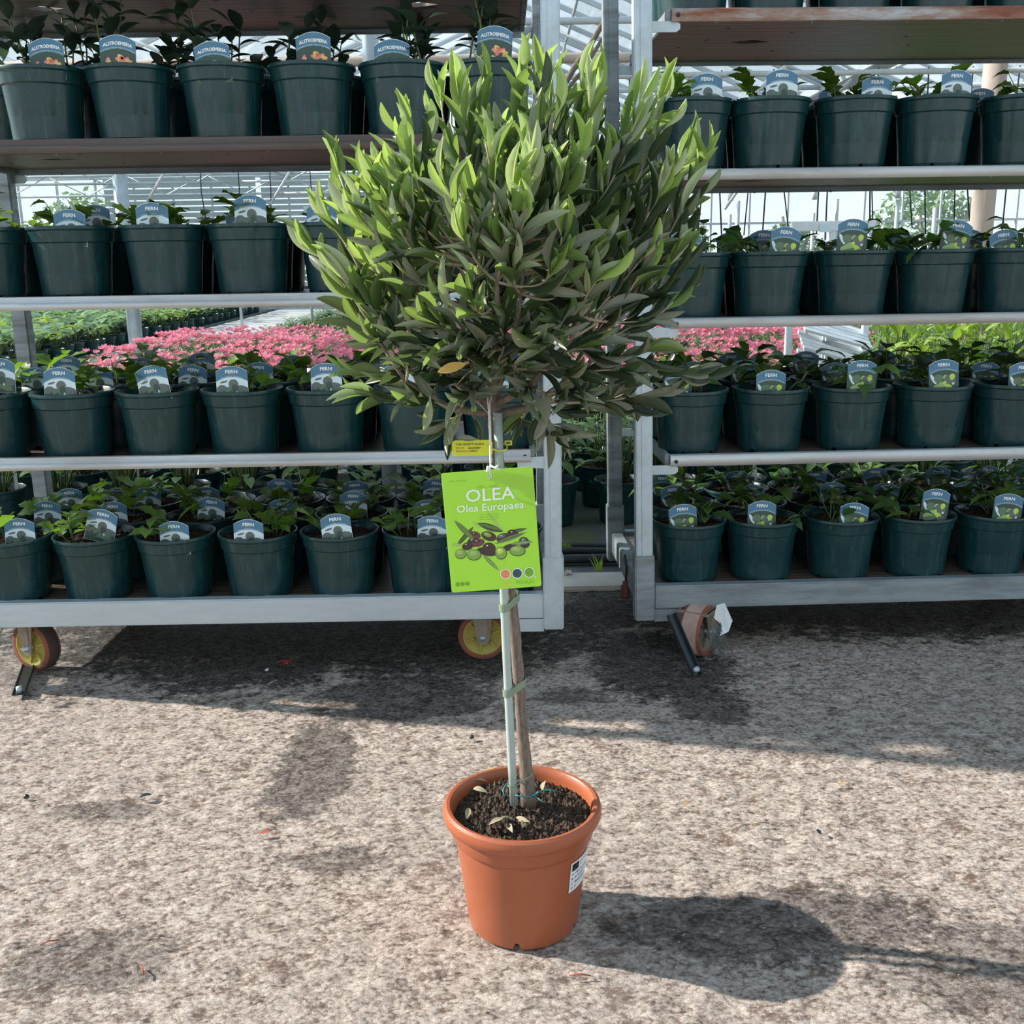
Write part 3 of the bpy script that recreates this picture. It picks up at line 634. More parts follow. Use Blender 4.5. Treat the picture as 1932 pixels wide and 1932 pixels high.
def rotmat(pos, d, nrm, sx_=1., sy_=1., sz_=1.):
    d = d.normalized(); n_ = (nrm - d * nrm.dot(d)); n_ = n_.normalized() if n_.length > 1e-4 else d.orthogonal().normalized(); y = n_.cross(d)
    return Matrix(((d.x * sx_, y.x * sy_, n_.x * sz_, pos.x), (d.y * sx_, y.y * sy_, n_.y * sz_, pos.y), (d.z * sx_, y.z * sy_, n_.z * sz_, pos.z), (0, 0, 0, 1)))
LM = dict(
    fernA=[leaf_mesh(.036, .0145, sh_ov, M['fern'], .3, .3, 7, wave=.16), leaf_mesh(.042, .014, sh_ov, M['fern'], .1, .2, 7, wave=.2)],
    fernB=[leaf_mesh(.048, .0135, sh_ov, M['fern_dark'], .35, .3, 7, wave=.12), leaf_mesh(.040, .0145, sh_ov, M['fern_dark'], .15, .2, 7, wave=.1), leaf_mesh(.038, .011, sh_ov, M['fern'], .25, .3, 7, wave=.1)],
    alst=[leaf_mesh(.066, .015, sh_ln, M['alst'], .35, .3), leaf_mesh(.052, .014, sh_ln, M['alst'], .1, .3)])
def foliage_proto(kind, seed):
    """stems as one mesh plus a list of (leaf mesh, matrix), centred on the stem base at z=0"""
    r_ = random.Random(seed); st = MB(); lv = []; sm = 'stem'
    if kind == 'alst':
        for k in range(r_.choice((3, 4, 4))):
            q = r_.uniform(0, 6.28); b = Vector((.022 * math.cos(q), .022 * math.sin(q), -.01)); hgt = r_.uniform(.07, .17); top = b + Vector((r_.uniform(-.035, .035), r_.uniform(-.03, .03), hgt))
            mid = (b + top) / 2 + Vector((r_.uniform(-.01, .01), 0, 0)); st.tube([b, mid, top], [.0022, .002, .0014], 5)
            nl = 6
            for j in range(nl):
                u = .35 + .65 * j / (nl - 1); p = b + (top - b) * u; an = j * 2.3 + q; up = .2 + .9 * u * u
                d = Vector((math.cos(an), math.sin(an), up * r_.uniform(.6, 1.2)))
                s_ = r_.uniform(.75, 1.25); lv.append((r_.choice(LM['alst']), rotmat(p, d, Vector((-d.x * .5, -d.y * .5, 1)), s_, s_, s_)))
    else:
        nf = r_.choice((3, 4, 5))
        for k in range(nf):
            q = r_.uniform(0, 6.28); b = Vector((.012 * math.cos(q), .012 * math.sin(q), -.004)); ln = r_.uniform(.03, .065) * (1.15 if kind == 'fernB' else 1)
            el = r_.uniform(.5, 1.3); d0 = Vector((math.cos(q) * math.cos(el), math.sin(q) * math.cos(el), math.sin(el)))
            top = b + d0 * ln + Vector((0, 0, -.2 * ln * math.cos(el))); mid = b + d0 * ln * .55; st.tube([b, mid, top], [.0014, .0012, .0008], 4)
            nl = r_.choice((2, 3)) if kind == 'fernA' else r_.choice((2, 2, 3))
            for j in range(nl):
                u = .55 + .45 * j / max(1, nl - 1); p = b + (top - b) * u; an = q + (0 if j == nl - 1 else (1.3 if j % 2 else -1.3)) + r_.uniform(-.4, .4)
                d = Vector((math.cos(an), math.sin(an), r_.uniform(-.1, .8))); s_ = r_.uniform(.75, 1.3)
                lv.append((r_.choice(LM[kind]), rotmat(p, d, Vector((r_.uniform(-.4, .4), r_.uniform(-.5, .2), 1)), s_, s_, s_)))
    return st.mesh('stems', M['stem']), lv
PROTO = {k: [foliage_proto(k, 100 * i + len(k)) for i in range(7)] for k in ('fernA', 'fernB', 'alst')}
def join_leaves(lv, name, mats_of=None, extra=None):
    mats = []; mb = MB()
    for me, m4 in lv:
        m = me.materials[0]
        if m not in mats: mats.append(m)
        mb.add([v_.co for v_ in me.vertices], [tuple(p_.vertices) for p_ in me.polygons], mats.index(m), True, m4)
    return mb.mesh(name, mats)
JOINED = {k: [join_leaves(lv, 'leaves') for _, lv in PROTO[k]] for k in PROTO}

# printed tags -------------------------------------------------------
def tag_outline(wd, hb, arc, z0=-.085, n=12):
    return [(-wd / 2, z0), (wd / 2, z0), (wd / 2, hb)] + [(wd / 2 - wd * k / n, hb + arc * (1 - (1 - 2 * k / n) ** 2)) for k in range(1, n)] + [(-wd / 2, hb)]
def arc_band(mb, wd, zb, arc, thick, y, mi, n=12):
    top = [(-wd / 2 + wd * k / n, zb + arc * (1 - (2 * k / n - 1) ** 2)) for k in range(n + 1)]; bot = [(x, z - thick) for x, z in top][::-1]
    for k in range(n): flat(mb, [top[k], top[k + 1], bot[n - 1 - k], bot[n - k]], y, mi)
def make_tag(kind):
    """origin = middle of the top arc's ends height; z up to +.0; board reaches down into the pot"""
    wd = .0695; hb = -.012; arc = .012
    board = MB().prism(tag_outline(wd, hb, arc, -.078), -.0004, .0004).mesh('board', M['i_blue'])
    pic = MB(); mats = [M['i_' + k] for k in ('sky', 'grey', 'dgreen', 'mgreen', 'lime', 'orange', 'pink', 'yellowi', 'lgreen', 'blue2')]
    y = -.0006; pb = -.034; n = 12
    top = [(-wd / 2 + wd * k / n, pb + arc * .85 * (1 - (2 * k / n - 1) ** 2)) for k in range(n + 1)]
    base = {'A': 0, 'B': 2, 'alst': 2}[kind]
    flat(pic, [(-wd / 2, -.078), (wd / 2, -.078)] + top[::-1], y, base)
    def bl(cx, cz, rx, rz, rot, mi, k): flat(pic, ellipse(cx, cz, rx, rz, rot, 12), y - .00006 * k, mi)
    if kind == 'A':
        flat(pic, [(-.034, -.0775), (.034, -.0775), (.034, -.049), (.026, -.044), (.016, -.050), (-.004, -.046), (-.016, -.046), (-.026, -.041), (-.034, -.047)], y - .00003, 2)
        for k, (cx, cz, rx, rz, ro, mi) in enumerate(((.003, -.040, .011, .0115, .2, 1), (-.024, -.050, .011, .008, .5, 1), (.020, -.052, .013, .009, -.4, 1), (.0, -.058, .022, .011, 0, 1), (-.016, -.062, .014, .008, .6, 2), (.013, -.064, .016, .008, -.5, 3), (-.018, -.0345, .009, .0022, .25, 1), (.006, -.050, .007, .010, .1, 2), (-.010, -.053, .009, .005, .8, 3))): bl(cx, cz, rx, rz, ro, mi, k + 1)
        flat(pic, [(.007, -.058), (.0095, -.054), (.0115, -.060), (.009, -.062)], y - .0009, 0)
    elif kind == 'B':
        for k, (cx, cz, rx, rz, ro, mi) in enumerate(((-.024, -.045, .004, .014, .5, 0), (-.012, -.044, .011, .010, .2, 3), (.004, -.042, .006, .006, 0, 8), (.014, -.050, .014, .014, .3, 1), (.020, -.041, .0065, .0065, .6, 4), (.019, -.045, .004, .005, 0, 4), (-.008, -.062, .015, .008, .55, 8), (-.014, -.066, .014, .008, .2, 8), (.012, -.066, .012, .006, -.6, 4), (.022, -.058, .003, .003, 0, 0), (-.010, -.073, .018, .006, .2, 3), (.002, -.055, .005, .004, .8, 4), (.02, -.074, .011, .008, 0, 1))): bl(cx, cz, rx, rz, ro, mi, k + 1)
    else:
        r_ = random.Random(4)
        for k, (cx, cz, mi) in enumerate(((-.019, -.052, 5), (-.020, -.047, 6), (.0, -.043, 6), (.005, -.039, 7), (.010, -.044, 5), (.005, -.049, 5), (.016, -.044, 6), (.022, -.050, 7), (.024, -.056, 5), (-.012, -.058, 6), (.018, -.058, 5), (-.023, -.060, 5), (.0, -.058, 7), (.008, -.062, 6), (-.008, -.066, 5), (.022, -.066, 6))):
            bl(cx, cz, .0062, .0036, r_.uniform(0, 3), mi, k + 1)
            bl(cx + .002, cz - .002, .0045, .0025, r_.uniform(0, 3), (mi - 4) % 3 + 5, k + 2)
    arc_band(pic, wd, pb + .0012, arc * .85, .0012, y - .0002, 9)
    picm = pic.mesh('picture', mats)
    tx = MB()
    name, sub = {'A': ('FERN', 'DRYOPTERIS SIEBOLDII'), 'B': ('FERN', 'ASPLENIUM SCOLOPENDRIUM'), 'alst': ('ALSTROEMERIA', 'SUMMERGARDEN INDIAN SUMMER')}[kind]
    if kind == 'alst': add_text(tx, name, 0, -.0175, .0088, 0, -.0007, arc=6.5, bold=.0003, xs=.92)
    else: add_text(tx, name, 0, -.0155, .0105, 0, -.0007, bold=.00028, arc=1., xs=1.12)
    add_text(tx, sub, 0, -.0245, .0046 if kind != 'alst' else .0042, 1, -.0007, arc=8., bold=.00005)
    arc_band(tx, wd, hb + .0008, arc, .0009, -.0007, 1)
    return board, picm, tx.mesh('lettering', [M['i_white'], M['i_sky']])
TAGM = {k: make_tag(k) for k in ('A', 'B', 'alst')}
ORD = ['first', 'second', 'third', 'fourth', 'fifth', 'sixth', 'seventh', 'eighth']
bpy.context.view_layer.update()
def potted(pos, kind, label, group, seed, tagpos=None, tilt=0., full=True, rot=None, fol=None, tagk=None, tscale=1., leanxy=(0, 0)):
    r_ = random.Random(seed)
    nm = {'fernA': 'potted_fern', 'fernB': 'potted_fern', 'alst': 'potted_alstroemeria'}[kind]
    o = thing(nm, label, 'potted plant', pos, (leanxy[0], leanxy[1], 0), group)
    rz = r_.uniform(-.5, .5) if rot is None else rot
    link('pot', POT, o, (0, 0, 0), (0, 0, rz)); link('soil', r_.choice(SOILS), o, (0, 0, 0), (0, 0, r_.uniform(0, 6)))
    i = r_.randrange(7); fx, fy = fol if fol else (r_.uniform(-.03, .03), r_.uniform(-.02, .03)); rz = r_.uniform(0, 6.28)
    st, lv = PROTO[kind][i]
    if full:
        s = link('foliage', st, o, (fx, fy, .142), (0, 0, rz)); s.scale = (1, 1, 1) if kind == 'alst' else (1.22, 1.22, 1.45)
        for me, m4 in lv: link('leaf', me, s, mat=m4)
        if kind != 'alst':
            s = link('foliage', PROTO[kind][(i + 3) % 7][0], o, (fx * .3, fy + .03, .142), (0, 0, rz + 2)); s.scale = (1.1, 1.1, 1.4)
            for me, m4 in PROTO[kind][(i + 3) % 7][1]: link('leaf', me, s, mat=m4)
    else:
        s = link('foliage', st, o, (fx, fy, .142), (0, 0, rz)); tag(link('leaves', JOINED[kind][i], s), kind='stuff')
    if tagpos is not None:
        b, pc, tx = TAGM[tagk or {'fernA': 'A', 'fernB': 'B', 'alst': 'alst'}[kind]]
        t_ = link('plant_tag', b, o, tagpos, (R(-2), R(-tilt), r_.uniform(-.08, .08))); t_.scale = (tscale,) * 3
        link('printed_picture', pc, t_); link('lettering', tx, t_)
    return o

def yfront(tr, wx):   # world y of the trolley's front face at world x
    x0, y0 = (TL.location.x, TL.location.y) if tr == 'L' else (RX, RY)
    return y0 + (wx - x0) * math.tan(LYAW if tr == 'L' else RYAW)
LEV = [
 ('L', 'alst', 1.213, 115, [-88, 80, 245, 418, 588, 758, 925], {1: (78, 67, 2), 2: (224, 65, -3), 3: (400, 77, 3), 4: (590, 58, 0), 5: (738, 72, 2), 6: (935, 47, -4)}, 'high brown shelf of left trolley'),
 ('L', 'fernA', .889, 424, [-30, 135, 308, 470, 640, 806, 968], {1: (128, 392, -1), 2: (288, 380, 0), 3: (470, 365, 0), 4: (607, 380, -1), 5: (790, 358, 0), 0: (-40, 385, 0)}, 'second shelf of left trolley'),
 ('L', 'fernA', .525, 735, [-20, 138, 298, 457, 618, 780, 940], {0: (-12, 676, -3), 1: (113, 690, -1), 2: (283, 687, 8), 3: (438, 687, 0), 4: (615, 682, 0), 5: (755, 680, 0), 6: (930, 690, 0)}, 'third shelf of left trolley'),
 ('L', 'fernA', .184, 1016, [25, 180, 333, 488, 642, 795, 950], {0: (25, 981, -1), 1: (186, 965, -14), 2: (327, 981, 0), 3: (470, 975, -1), 4: (632, 965, 5), 5: (815, 973, -2), 6: (960, 980, 0)}, 'bottom deck of left trolley'),
 ('R', 'fernB', 1.470, 0, [1300, 1448, 1610, 1768, 1930, 2090, 2250], {}, 'rusty top shelf of right trolley'),
 ('R', 'fernA', 1.148, 180, [1303, 1450, 1613, 1768, 1932, 2090, 2250], {0: (1335, 135, -1), 1: (1475, 129, 0), 2: (1660, 139, 0), 3: (1807, 129, -1)}, 'second shelf of right trolley'),
 ('R', 'fernB', .812, 470, [1300, 1450, 1612, 1765, 1922, 2078, 2235], {0: (1295, 432, 0), 1: (1486, 425, -5), 2: (1612, 410, -1), 3: (1817, 412, -9), 4: (1895, 430, 8)}, 'third shelf of right trolley'),
 ('R', 'fernB', .492, 730, [1300, 1453, 1607, 1762, 1912, 2065, 2220], {0: (1283, 692, -2), 1: (1455, 695, 0), 2: (1625, 676, -1), 3: (1778, 675, 4), 4: (1930, 680, 0)}, 'fourth shelf of right trolley'),
 ('R', 'fernB', .165, 970, [1295, 1437, 1587, 1733, 1880, 2030, 2180], {0: (1288, 950, 4), 1: (1438, 942, 0), 2: (1613, 945, -4), 3: (1770, 920, -6), 4: (1902, 927, -4)}, 'bottom deck of right trolley'),
]
# which pots are tilted a little: a bump under the pot (the third shelf of the right trolley, third pot sits proud)
for li, (tr, kind, zb, rimpy, xs, tags, where) in enumerate(LEV):
    vis = [i for i, x in enumerate(xs)]
    pl = {'fernA': 'young fern in dark green pot', 'fernB': 'broad-leaved fern in dark green pot', 'alst': 'tagged alstroemeria in dark green pot'}[kind]
    side = 'left trolley' if tr == 'L' else 'right trolley'
    base = where.replace(' of ' + side, '')
    for i, px_ in enumerate(xs):
        wx = at(px_, max(rimpy, 20), d=(2.42 if tr == 'L' else 2.56)).x
        if tr == 'R' and i == 0: wx = max(wx, RX - .018 * zb + .058 + .084)
        wy = yfront(tr, wx) + (.100 if tr == 'L' else .106)
        if tr == 'L' and i == 0 and li == 0: continue
        tp = tilt = None; fol = None
        if i in tags:
            tx_, ty_, tilt = tags[i]; P = at(tx_, ty_ + 3, d=wy - .065); tx0 = max(-.046, min(.046, P.x - wx)); tp = (tx0, -math.sqrt(.083 ** 2 - (abs(tx0) + .033) ** 2), P.z - zb); lim = .052
            fol = ((-.032 if tp[0] > 0 else .034) + random.uniform(-.012, .012), random.uniform(-.03, .01))
        nm_ = ORD[i if not (li == 0) else i - 1]
        potted((wx, wy, zb), kind, f'{pl}, {nm_} from left, front row, {base}, {side}', f'{kind} front {li}'.replace('fernA', 'young ferns').replace('fernB', 'broad ferns').replace('alst', 'alstroemerias').replace(f'front {li}', f'in the front row, {where}'), li * 100 + i, tp, tilt or 0., True, None, fol, None, 1.06 if li == 0 else 1.)
    # rows behind
    x_first = at(xs[0 if li else 1], max(rimpy, 20), d=2.5).x
    for row, dy in ((1, .272), (2, .445)):
        if li == 4 and row == 2: continue
        for i in range(7):
            wx = (LX + .062 + .094 + i * .19) if tr == 'L' else (RX - .018 * zb - .03 * row * .2 + .062 + .094 + i * .1895)
            wx += random.uniform(-.0015, .0015)
            if tr == 'L': wx = min(wx, .114 - .062 - .094)
            elif wx > RX + RL - .2: continue
            wy = yfront(tr, wx) + dy + (.006 if tr == 'R' else 0)
            low = zb < .6
            full = low
            sd = li * 100 + 20 * row + i; rr = random.Random(sd)
            tp = None
            if low or rr.random() < .5:
                tp = (rr.uniform(-.04, .04), -.02 + rr.uniform(-.03, .03), .155 + rr.uniform(.035, .055))
            rown = 'middle row' if row == 1 else 'rear row'
            potted((wx, wy, zb), kind, f'{pl}, {ORD[i]} from left, {rown}, {base}, {side}', None, sd, tp, rr.uniform(-6, 6), full)
#--PART3--
# ------------------------------------------------------------------ the olive tree in its terracotta pot
random.seed(11)
OX, OY = .008, 1.388
OT = thing('potted_olive_tree', 'small round-headed olive tree standing in a terracotta-coloured pot on the concrete', 'potted tree', (OX, OY, 0))
def loc(p): return Vector(p) - Vector((OX, OY, 0))
prof = [(.074, .0), (.081, .0), (.0825, .004), (.0985, .140), (.1022, .1435), (.1045, .1475), (.1065, .166), (.1100, .1665), (.1140, .1700), (.1163, .1760), (.1165, .1815), (.1145, .1875), (.1105, .1905), (.1060, .1900), (.1030, .1860), (.1015, .178), (.0985, .145), (.08, .012), (.001, .012)]
def olift(j, q):
    k = ((q + R(97)) % (math.pi / 2.5)) / (math.pi / 2.5)
    return .009 if j < 3 and (k < .045 or k > .955) else 0
link('pot', edge_split(MB().lathe(prof, 120, 0, olift).mesh('pot', M['terracotta']), 30), OT)
def soil_top():
    m = soil_mesh(.1012, .168, .0045, 9, M['soil_big'], 26, 80, 900)
    for v_ in m.vertices:
        r_ = math.hypot(v_.co.x + .02, v_.co.y - .055); v_.co.z += .012 * math.exp(-(r_ / .035) ** 2) + .004 * math.exp(-((v_.co.x) ** 2 + v_.co.y ** 2) / .002)
    return m
link('soil', soil_top(), OT)
# trunk, stake, ties
tp_ = [(996, 1500), (991, 1440), (985, 1360), (979, 1290), (972, 1210), (966, 1130), (957, 1040), (950, 950), (941, 870), (933, 800), (930, 760), (934, 725)]
rr_ = [.0118, .0094, .0086, .0084, .0082, .0082, .0078, .0078, .0080, .0086, .010, .009]
tpts = [loc(at(a, b, d=1.403)) for a, b in tp_]
fine = []; fr_ = []
for i in range(len(tpts) - 1):
    for k in range(4):
        u = k / 4; fine.append(tpts[i].lerp(tpts[i + 1], u) + Vector((math.sin(i * 2 + k) * .0006, 0, 0))); fr_.append(rr_[i] * (1 - u) + rr_[i + 1] * u + random.uniform(-.0005, .0006))
m_ = MB().tube([loc(at(998, 1522, d=1.403))] + fine, [.0125] + fr_, 12)
for (a, b) in ((971, 1195), (962, 1110), (983, 1385), (977, 1270)):
    c_ = loc(at(a + 6, b, d=1.397)); m_.tube([c_ + Vector((-.004, .002, 0)), c_ + Vector((.004, -.001, .001))], [.0035, .002], 6)
link('trunk', m_.mesh('trunk', M['bark']), OT)
sp_ = [(970, 1518), (966, 1450), (960, 1330), (954, 1200), (948, 1050), (943, 900), (939, 779)]
spts = [loc(at(a, b, d=1.384)) for a, b in sp_]
m_ = MB().tube(spts, .0060, 14)
link('stake', m_.mesh('stake', M['stake']), OT)
def interp(pts, z):
    for a, b in zip(pts, pts[1:]):
        if a.z <= z <= b.z: return a.lerp(b, (z - a.z) / (b.z - a.z))
    return pts[-1]
for py in (1143, 1304, 1479):
    z = loc(at(955, py, d=1.384)).z; a = interp(spts, z); b = interp(tpts, z + .003); ax = (b - a); ax.z = 0; L = ax.length; ax.normalize(); n_ = Vector((-ax.y, ax.x, 0)); ring = []
    ra, rb2 = .0072, .0100
    for k in range(9): q = math.pi / 2 + math.pi * k / 8; ring.append(a + ax * ra * math.cos(q) + n_ * ra * math.sin(q))
    for k in range(9): q = -math.pi / 2 + math.pi * k / 8; ring.append(b + ax * rb2 * math.cos(q) + n_ * rb2 * math.sin(q))
    hh = .0055 if py < 1400 else .0012; vs = []; nn = len(ring)
    for p_ in ring:
        c_ = (a + b) / 2; o_ = (p_ - c_); sl = (p_ - a).dot(ax) / L * .006; out = Vector((o_.x, o_.y, 0)).normalized() * .0009
        vs += [(p_.x, p_.y, z + sl - hh), (p_.x, p_.y, z + sl + hh), (p_.x + out.x, p_.y + out.y, z + sl + hh), (p_.x + out.x, p_.y + out.y, z + sl - hh)]
    fs = []
    for k in range(nn):
        A, B = k * 4, ((k + 1) % nn) * 4
        for j in range(4): fs.append((A + j, A + (j + 1) % 4, B + (j + 1) % 4, B + j))
    link('tie_band', MB().add(vs, fs, 0, False).mesh('tie_band', M['tie']), OT)
P_ = lambda x, y, d=1.372: loc(at(x, y, d=d))
m_ = MB(); m_.tube([P_(952, 1504, 1.385), P_(949, 1492, 1.39), P_(953, 1482, 1.40), P_(962, 1476, 1.41), P_(985, 1474, 1.42), P_(1003, 1484, 1.41), P_(1008, 1500, 1.39), P_(1000, 1504, 1.378), P_(985, 1503, 1.375), P_(972, 1500, 1.376)], .0011, 6)
m_.tube([P_(1008, 1501, 1.388), P_(1020, 1492, 1.38), P_(1034, 1490, 1.38), P_(1048, 1492, 1.385)], .0012, 6); m_.tube([P_(1006, 1502, 1.385), P_(1016, 1507, 1.37), P_(1023, 1513, 1.365)], .0012, 6)
link('tie_wire', m_.mesh('tie_wire', M['wire']), OT)
m_ = MB()
def sticker_pt(u, v_):   # u,v in 0..1 on the sticker, wrapped on the right side of the pot
    z = .080 + v_ * .050; q = R(-46) + u * R(33); rad = .0828 + (.0985 - .0825) * (z - .004) / .136 + .0007
    return (rad * math.cos(q), rad * math.sin(q), z)
def patch(mb, u0, u1, v0, v1, mi, off=0., nu=6):
    o = []; 
    for i in range(nu + 1):
        for v_ in (v0, v1):
            p_ = Vector(sticker_pt(u0 + (u1 - u0) * i / nu, v_)); o.append(p_ + Vector((p_.x, p_.y, 0)).normalized() * off)
    mb.add(o, [(2 * i, 2 * i + 2, 2 * i + 3, 2 * i + 1) for i in range(nu)], mi, True)
patch(m_, 0, 1, 0, 1, 0, 0, 10)
pi = MB(); patch(pi, .06, .34, .70, .94, 1, .0002)
for k in range(8): q = k * math.pi / 4; patch(pi, .20 + .07 * math.cos(q) - .012, .20 + .07 * math.cos(q) + .012, .82 + .07 * math.sin(q) - .015, .82 + .07 * math.sin(q) + .015, 2, .0004, 1)
stk = link('sticker', m_.mesh('sticker', M['plaswhite']), OT)
def stick_text(mb, s_, u, v_, size, mi, bold=.0002):
    vs, fs = text_vf(s_, 1., 'LEFT')
    for bx in ((0, 0), (.0, .02)) if bold else ((0, 0),):
        o = []
        for q in vs:
            p_ = Vector(sticker_pt(u + (q[0] + bx[1]) * size * 1.05, v_ + q[1] * size)); o.append(p_ + Vector((p_.x, p_.y, 0)).normalized() * .0003)
        mb.add(o, fs, mi)
for k, s_ in enumerate(('Plant Passport', 'EU')): stick_text(pi, s_, .40, .86 - .1 * k, .068, 1)
for k, s_ in enumerate(('A  Olea Europaea', 'B  IT-10-0415', 'C  46A20-0007', 'D  IT')): stick_text(pi, s_, .07, .56 - .155 * k, .105, 1)
link('printing', pi.mesh('printing', [M['i_white'], M['i_black'], M['i_grey']]), stk)

# crown: limbs, twigs and leaves
FK = loc(at(931, 755, d=1.40)); CC = Vector((0.004 - OX, 1.405 - OY, .955))
tips = []
for px_, py_, dd in ((640, 330, 1.38), (592, 470, 1.36), (622, 420, 1.42), (655, 385, 1.45), (700, 745, 1.33), (690, 700, 1.45), (775, 245, 1.40), (765, 262, 1.36), (832, 190, 1.42), (868, 195, 1.38), (912, 165, 1.40), (980, 152, 1.37), (1020, 155, 1.42), (1052, 160, 1.38), (1100, 178, 1.42), (1118, 182, 1.37), (1188, 262, 1.35), (1205, 198, 1.40), (1243, 205, 1.42), (1250, 245, 1.36),
                     (1325, 310, 1.40), (1290, 300, 1.45), (1285, 400, 1.36), (1285, 495, 1.38), (1270, 570, 1.34), (1300, 700, 1.40), (1230, 660, 1.34), (1245, 735, 1.42), (1200, 760, 1.46), (850, 790, 1.40), (800, 755, 1.36), (1040, 800, 1.38), (1060, 770, 1.44), (985, 790, 1.44), (645, 520, 1.34), (680, 600, 1.38), (720, 640, 1.33), (1170, 700, 1.33), (1130, 740, 1.42), (760, 700, 1.40), (1250, 350, 1.33), (700, 350, 1.34), (890, 740, 1.34)):
    tips.append((loc(at(px_, py_, d=dd)), 1))
for k_, (a_, b_) in enumerate(((900, 660), (960, 690), (1010, 680), (1060, 700), (1100, 660), (880, 720), (1000, 740), (930, 620), (1050, 620), (985, 640), (1130, 620), (850, 640), (1080, 740), (970, 600), (820, 690))): tips.append((loc(at(a_, b_, d=1.32 + .03 * (k_ % 3))), 1))
rnd = random.Random(21)
while len(tips) < 205:
    th = rnd.uniform(0, 2 * math.pi); sp = rnd.uniform(-.62, 1.)
    cz = sp; cr_ = math.sqrt(max(0, 1 - cz * cz)); q = rnd.uniform(.55, .97)
    rz = .205 if cz > 0 else .20
    v_ = Vector((.222 * cr_ * math.cos(th), .215 * cr_ * math.sin(th), rz * cz)) * q
    if v_.z < -.07 and math.hypot(v_.x, v_.y) < .09: continue
    if v_.z < 0 and math.hypot(v_.x, v_.y) > .20: continue
    tips.append((CC + v_, 0))
limbs = []; lm = MB()
for k in range(11):
    an = k * 2.4; ln = .10 + .02 * (k % 3); e = (.25, .55, .85, 1.2)[k % 4]
    d = Vector((math.cos(an) * math.cos(e), math.sin(an) * math.cos(e), math.sin(e)))
    b = FK + Vector((0, 0, -.02 + .012 * (k % 4))); p1 = b + d * ln * .5 + Vector((0, 0, -.004)); p2 = b + d * ln + Vector((0, 0, .02)); p3 = p2 + (d * .6 + Vector((0, 0, .8))).normalized() * .06
    lm.tube([b, p1, p2, p3], [.0056, .0045, .0034, .0024], 7); limbs += [p1, p2, p3, (p1 + p2) / 2, (p2 + p3) / 2]
limbs.append(FK + Vector((0, 0, .04)))
link('limbs', lm.mesh('limbs', M['bark']), OT); OT.children[-1].name = 'limb_framework'
tag(OT.children[-1], kind='stuff')
tw = MB(); leaves = []
LMO = {}
for nm, mk in (('d', 'lf_dark'), ('m', 'lf_mid'), ('y', 'lf_young')):
    LMO[nm] = [leaf_mesh(1., .5, sh_ol, M[mk], .04, .30, 8), leaf_mesh(1., .5, sh_ol, M[mk], .16, .2, 8), leaf_mesh(1., .5, sh_ol, M[mk], -.08, .4, 8), leaf_mesh(1., .5, sh_ol, M[mk], .30, .3, 8)]
for ti, (tip, hand) in enumerate(tips):
    best = sorted(limbs, key=lambda p_: (p_ - tip).length + (.06 if p_.z > tip.z else 0))[:4]; b = rnd.choice(best[:3])
    out = (tip - CC); out.z = max(out.z, -.05); L = (tip - b).length
    d_end = (out.normalized() * .55 + Vector((0, 0, .75)) + Vector((rnd.uniform(-.25, .25), rnd.uniform(-.25, .25), 0))).normalized()
    if tip.z < CC.z - .09: d_end = (Vector((out.x, out.y, 0)).normalized() + Vector((0, 0, rnd.uniform(-.35, .45)))).normalized()
    c1 = tip - d_end * L * .45; pts = []; N = 9
    for i in range(N + 1):
        u = i / N; pts.append(b * (1 - u) ** 2 + c1 * (2 * u * (1 - u)) + tip * u * u)
    tw.tube(pts, [.0019 * (1 - .6 * i / N) + .0003 for i in range(N + 1)], 5)
    Lp = sum((pts[i + 1] - pts[i]).length for i in range(N)); s0 = max(.3, 1 - .17 / max(Lp, .01)); nn = max(4, int((1 - s0) * Lp / .019)); an0 = rnd.uniform(0, 3.14)
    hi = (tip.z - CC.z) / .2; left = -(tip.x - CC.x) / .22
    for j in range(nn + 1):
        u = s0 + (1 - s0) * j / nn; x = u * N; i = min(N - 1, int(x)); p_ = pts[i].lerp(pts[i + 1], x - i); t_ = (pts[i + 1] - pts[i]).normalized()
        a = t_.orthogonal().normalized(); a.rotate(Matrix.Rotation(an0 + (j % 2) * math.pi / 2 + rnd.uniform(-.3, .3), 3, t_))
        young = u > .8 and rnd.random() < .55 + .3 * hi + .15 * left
        cls = 'y' if (young and hi > -.2) else ('m' if rnd.random() < .45 + .35 * hi + .2 * left else 'd')  # paler leaf colours toward the sunny upper left: light painted in, besides new growth
        for s_ in (-1, 1):
            if rnd.random() < .08: continue
            sp = rnd.uniform(.25, .8) if j < nn - 1 else rnd.uniform(.12, .32)
            d = (t_ + a * s_ * sp + Vector((0, 0, .22 if tip.z > CC.z - .06 else -.05))).normalized()
            ln = rnd.uniform(.046, .076) * (.85 if j == nn else 1.); wd = ln * rnd.uniform(.145, .21)
            nr = (t_ - d * t_.dot(d)); nr = (nr + Vector((rnd.uniform(-.35, .35), rnd.uniform(-.35, .35), rnd.uniform(-.35, .35)))).normalized()
            nr = -nr if rnd.random() < .22 else nr
            leaves.append((p_, d, nr, ln, wd, cls, p_.y + .5 * abs(p_.x)))
link('twigs', tw.mesh('twigs', M['twig']), OT); tag(OT.children[-1], kind='stuff')
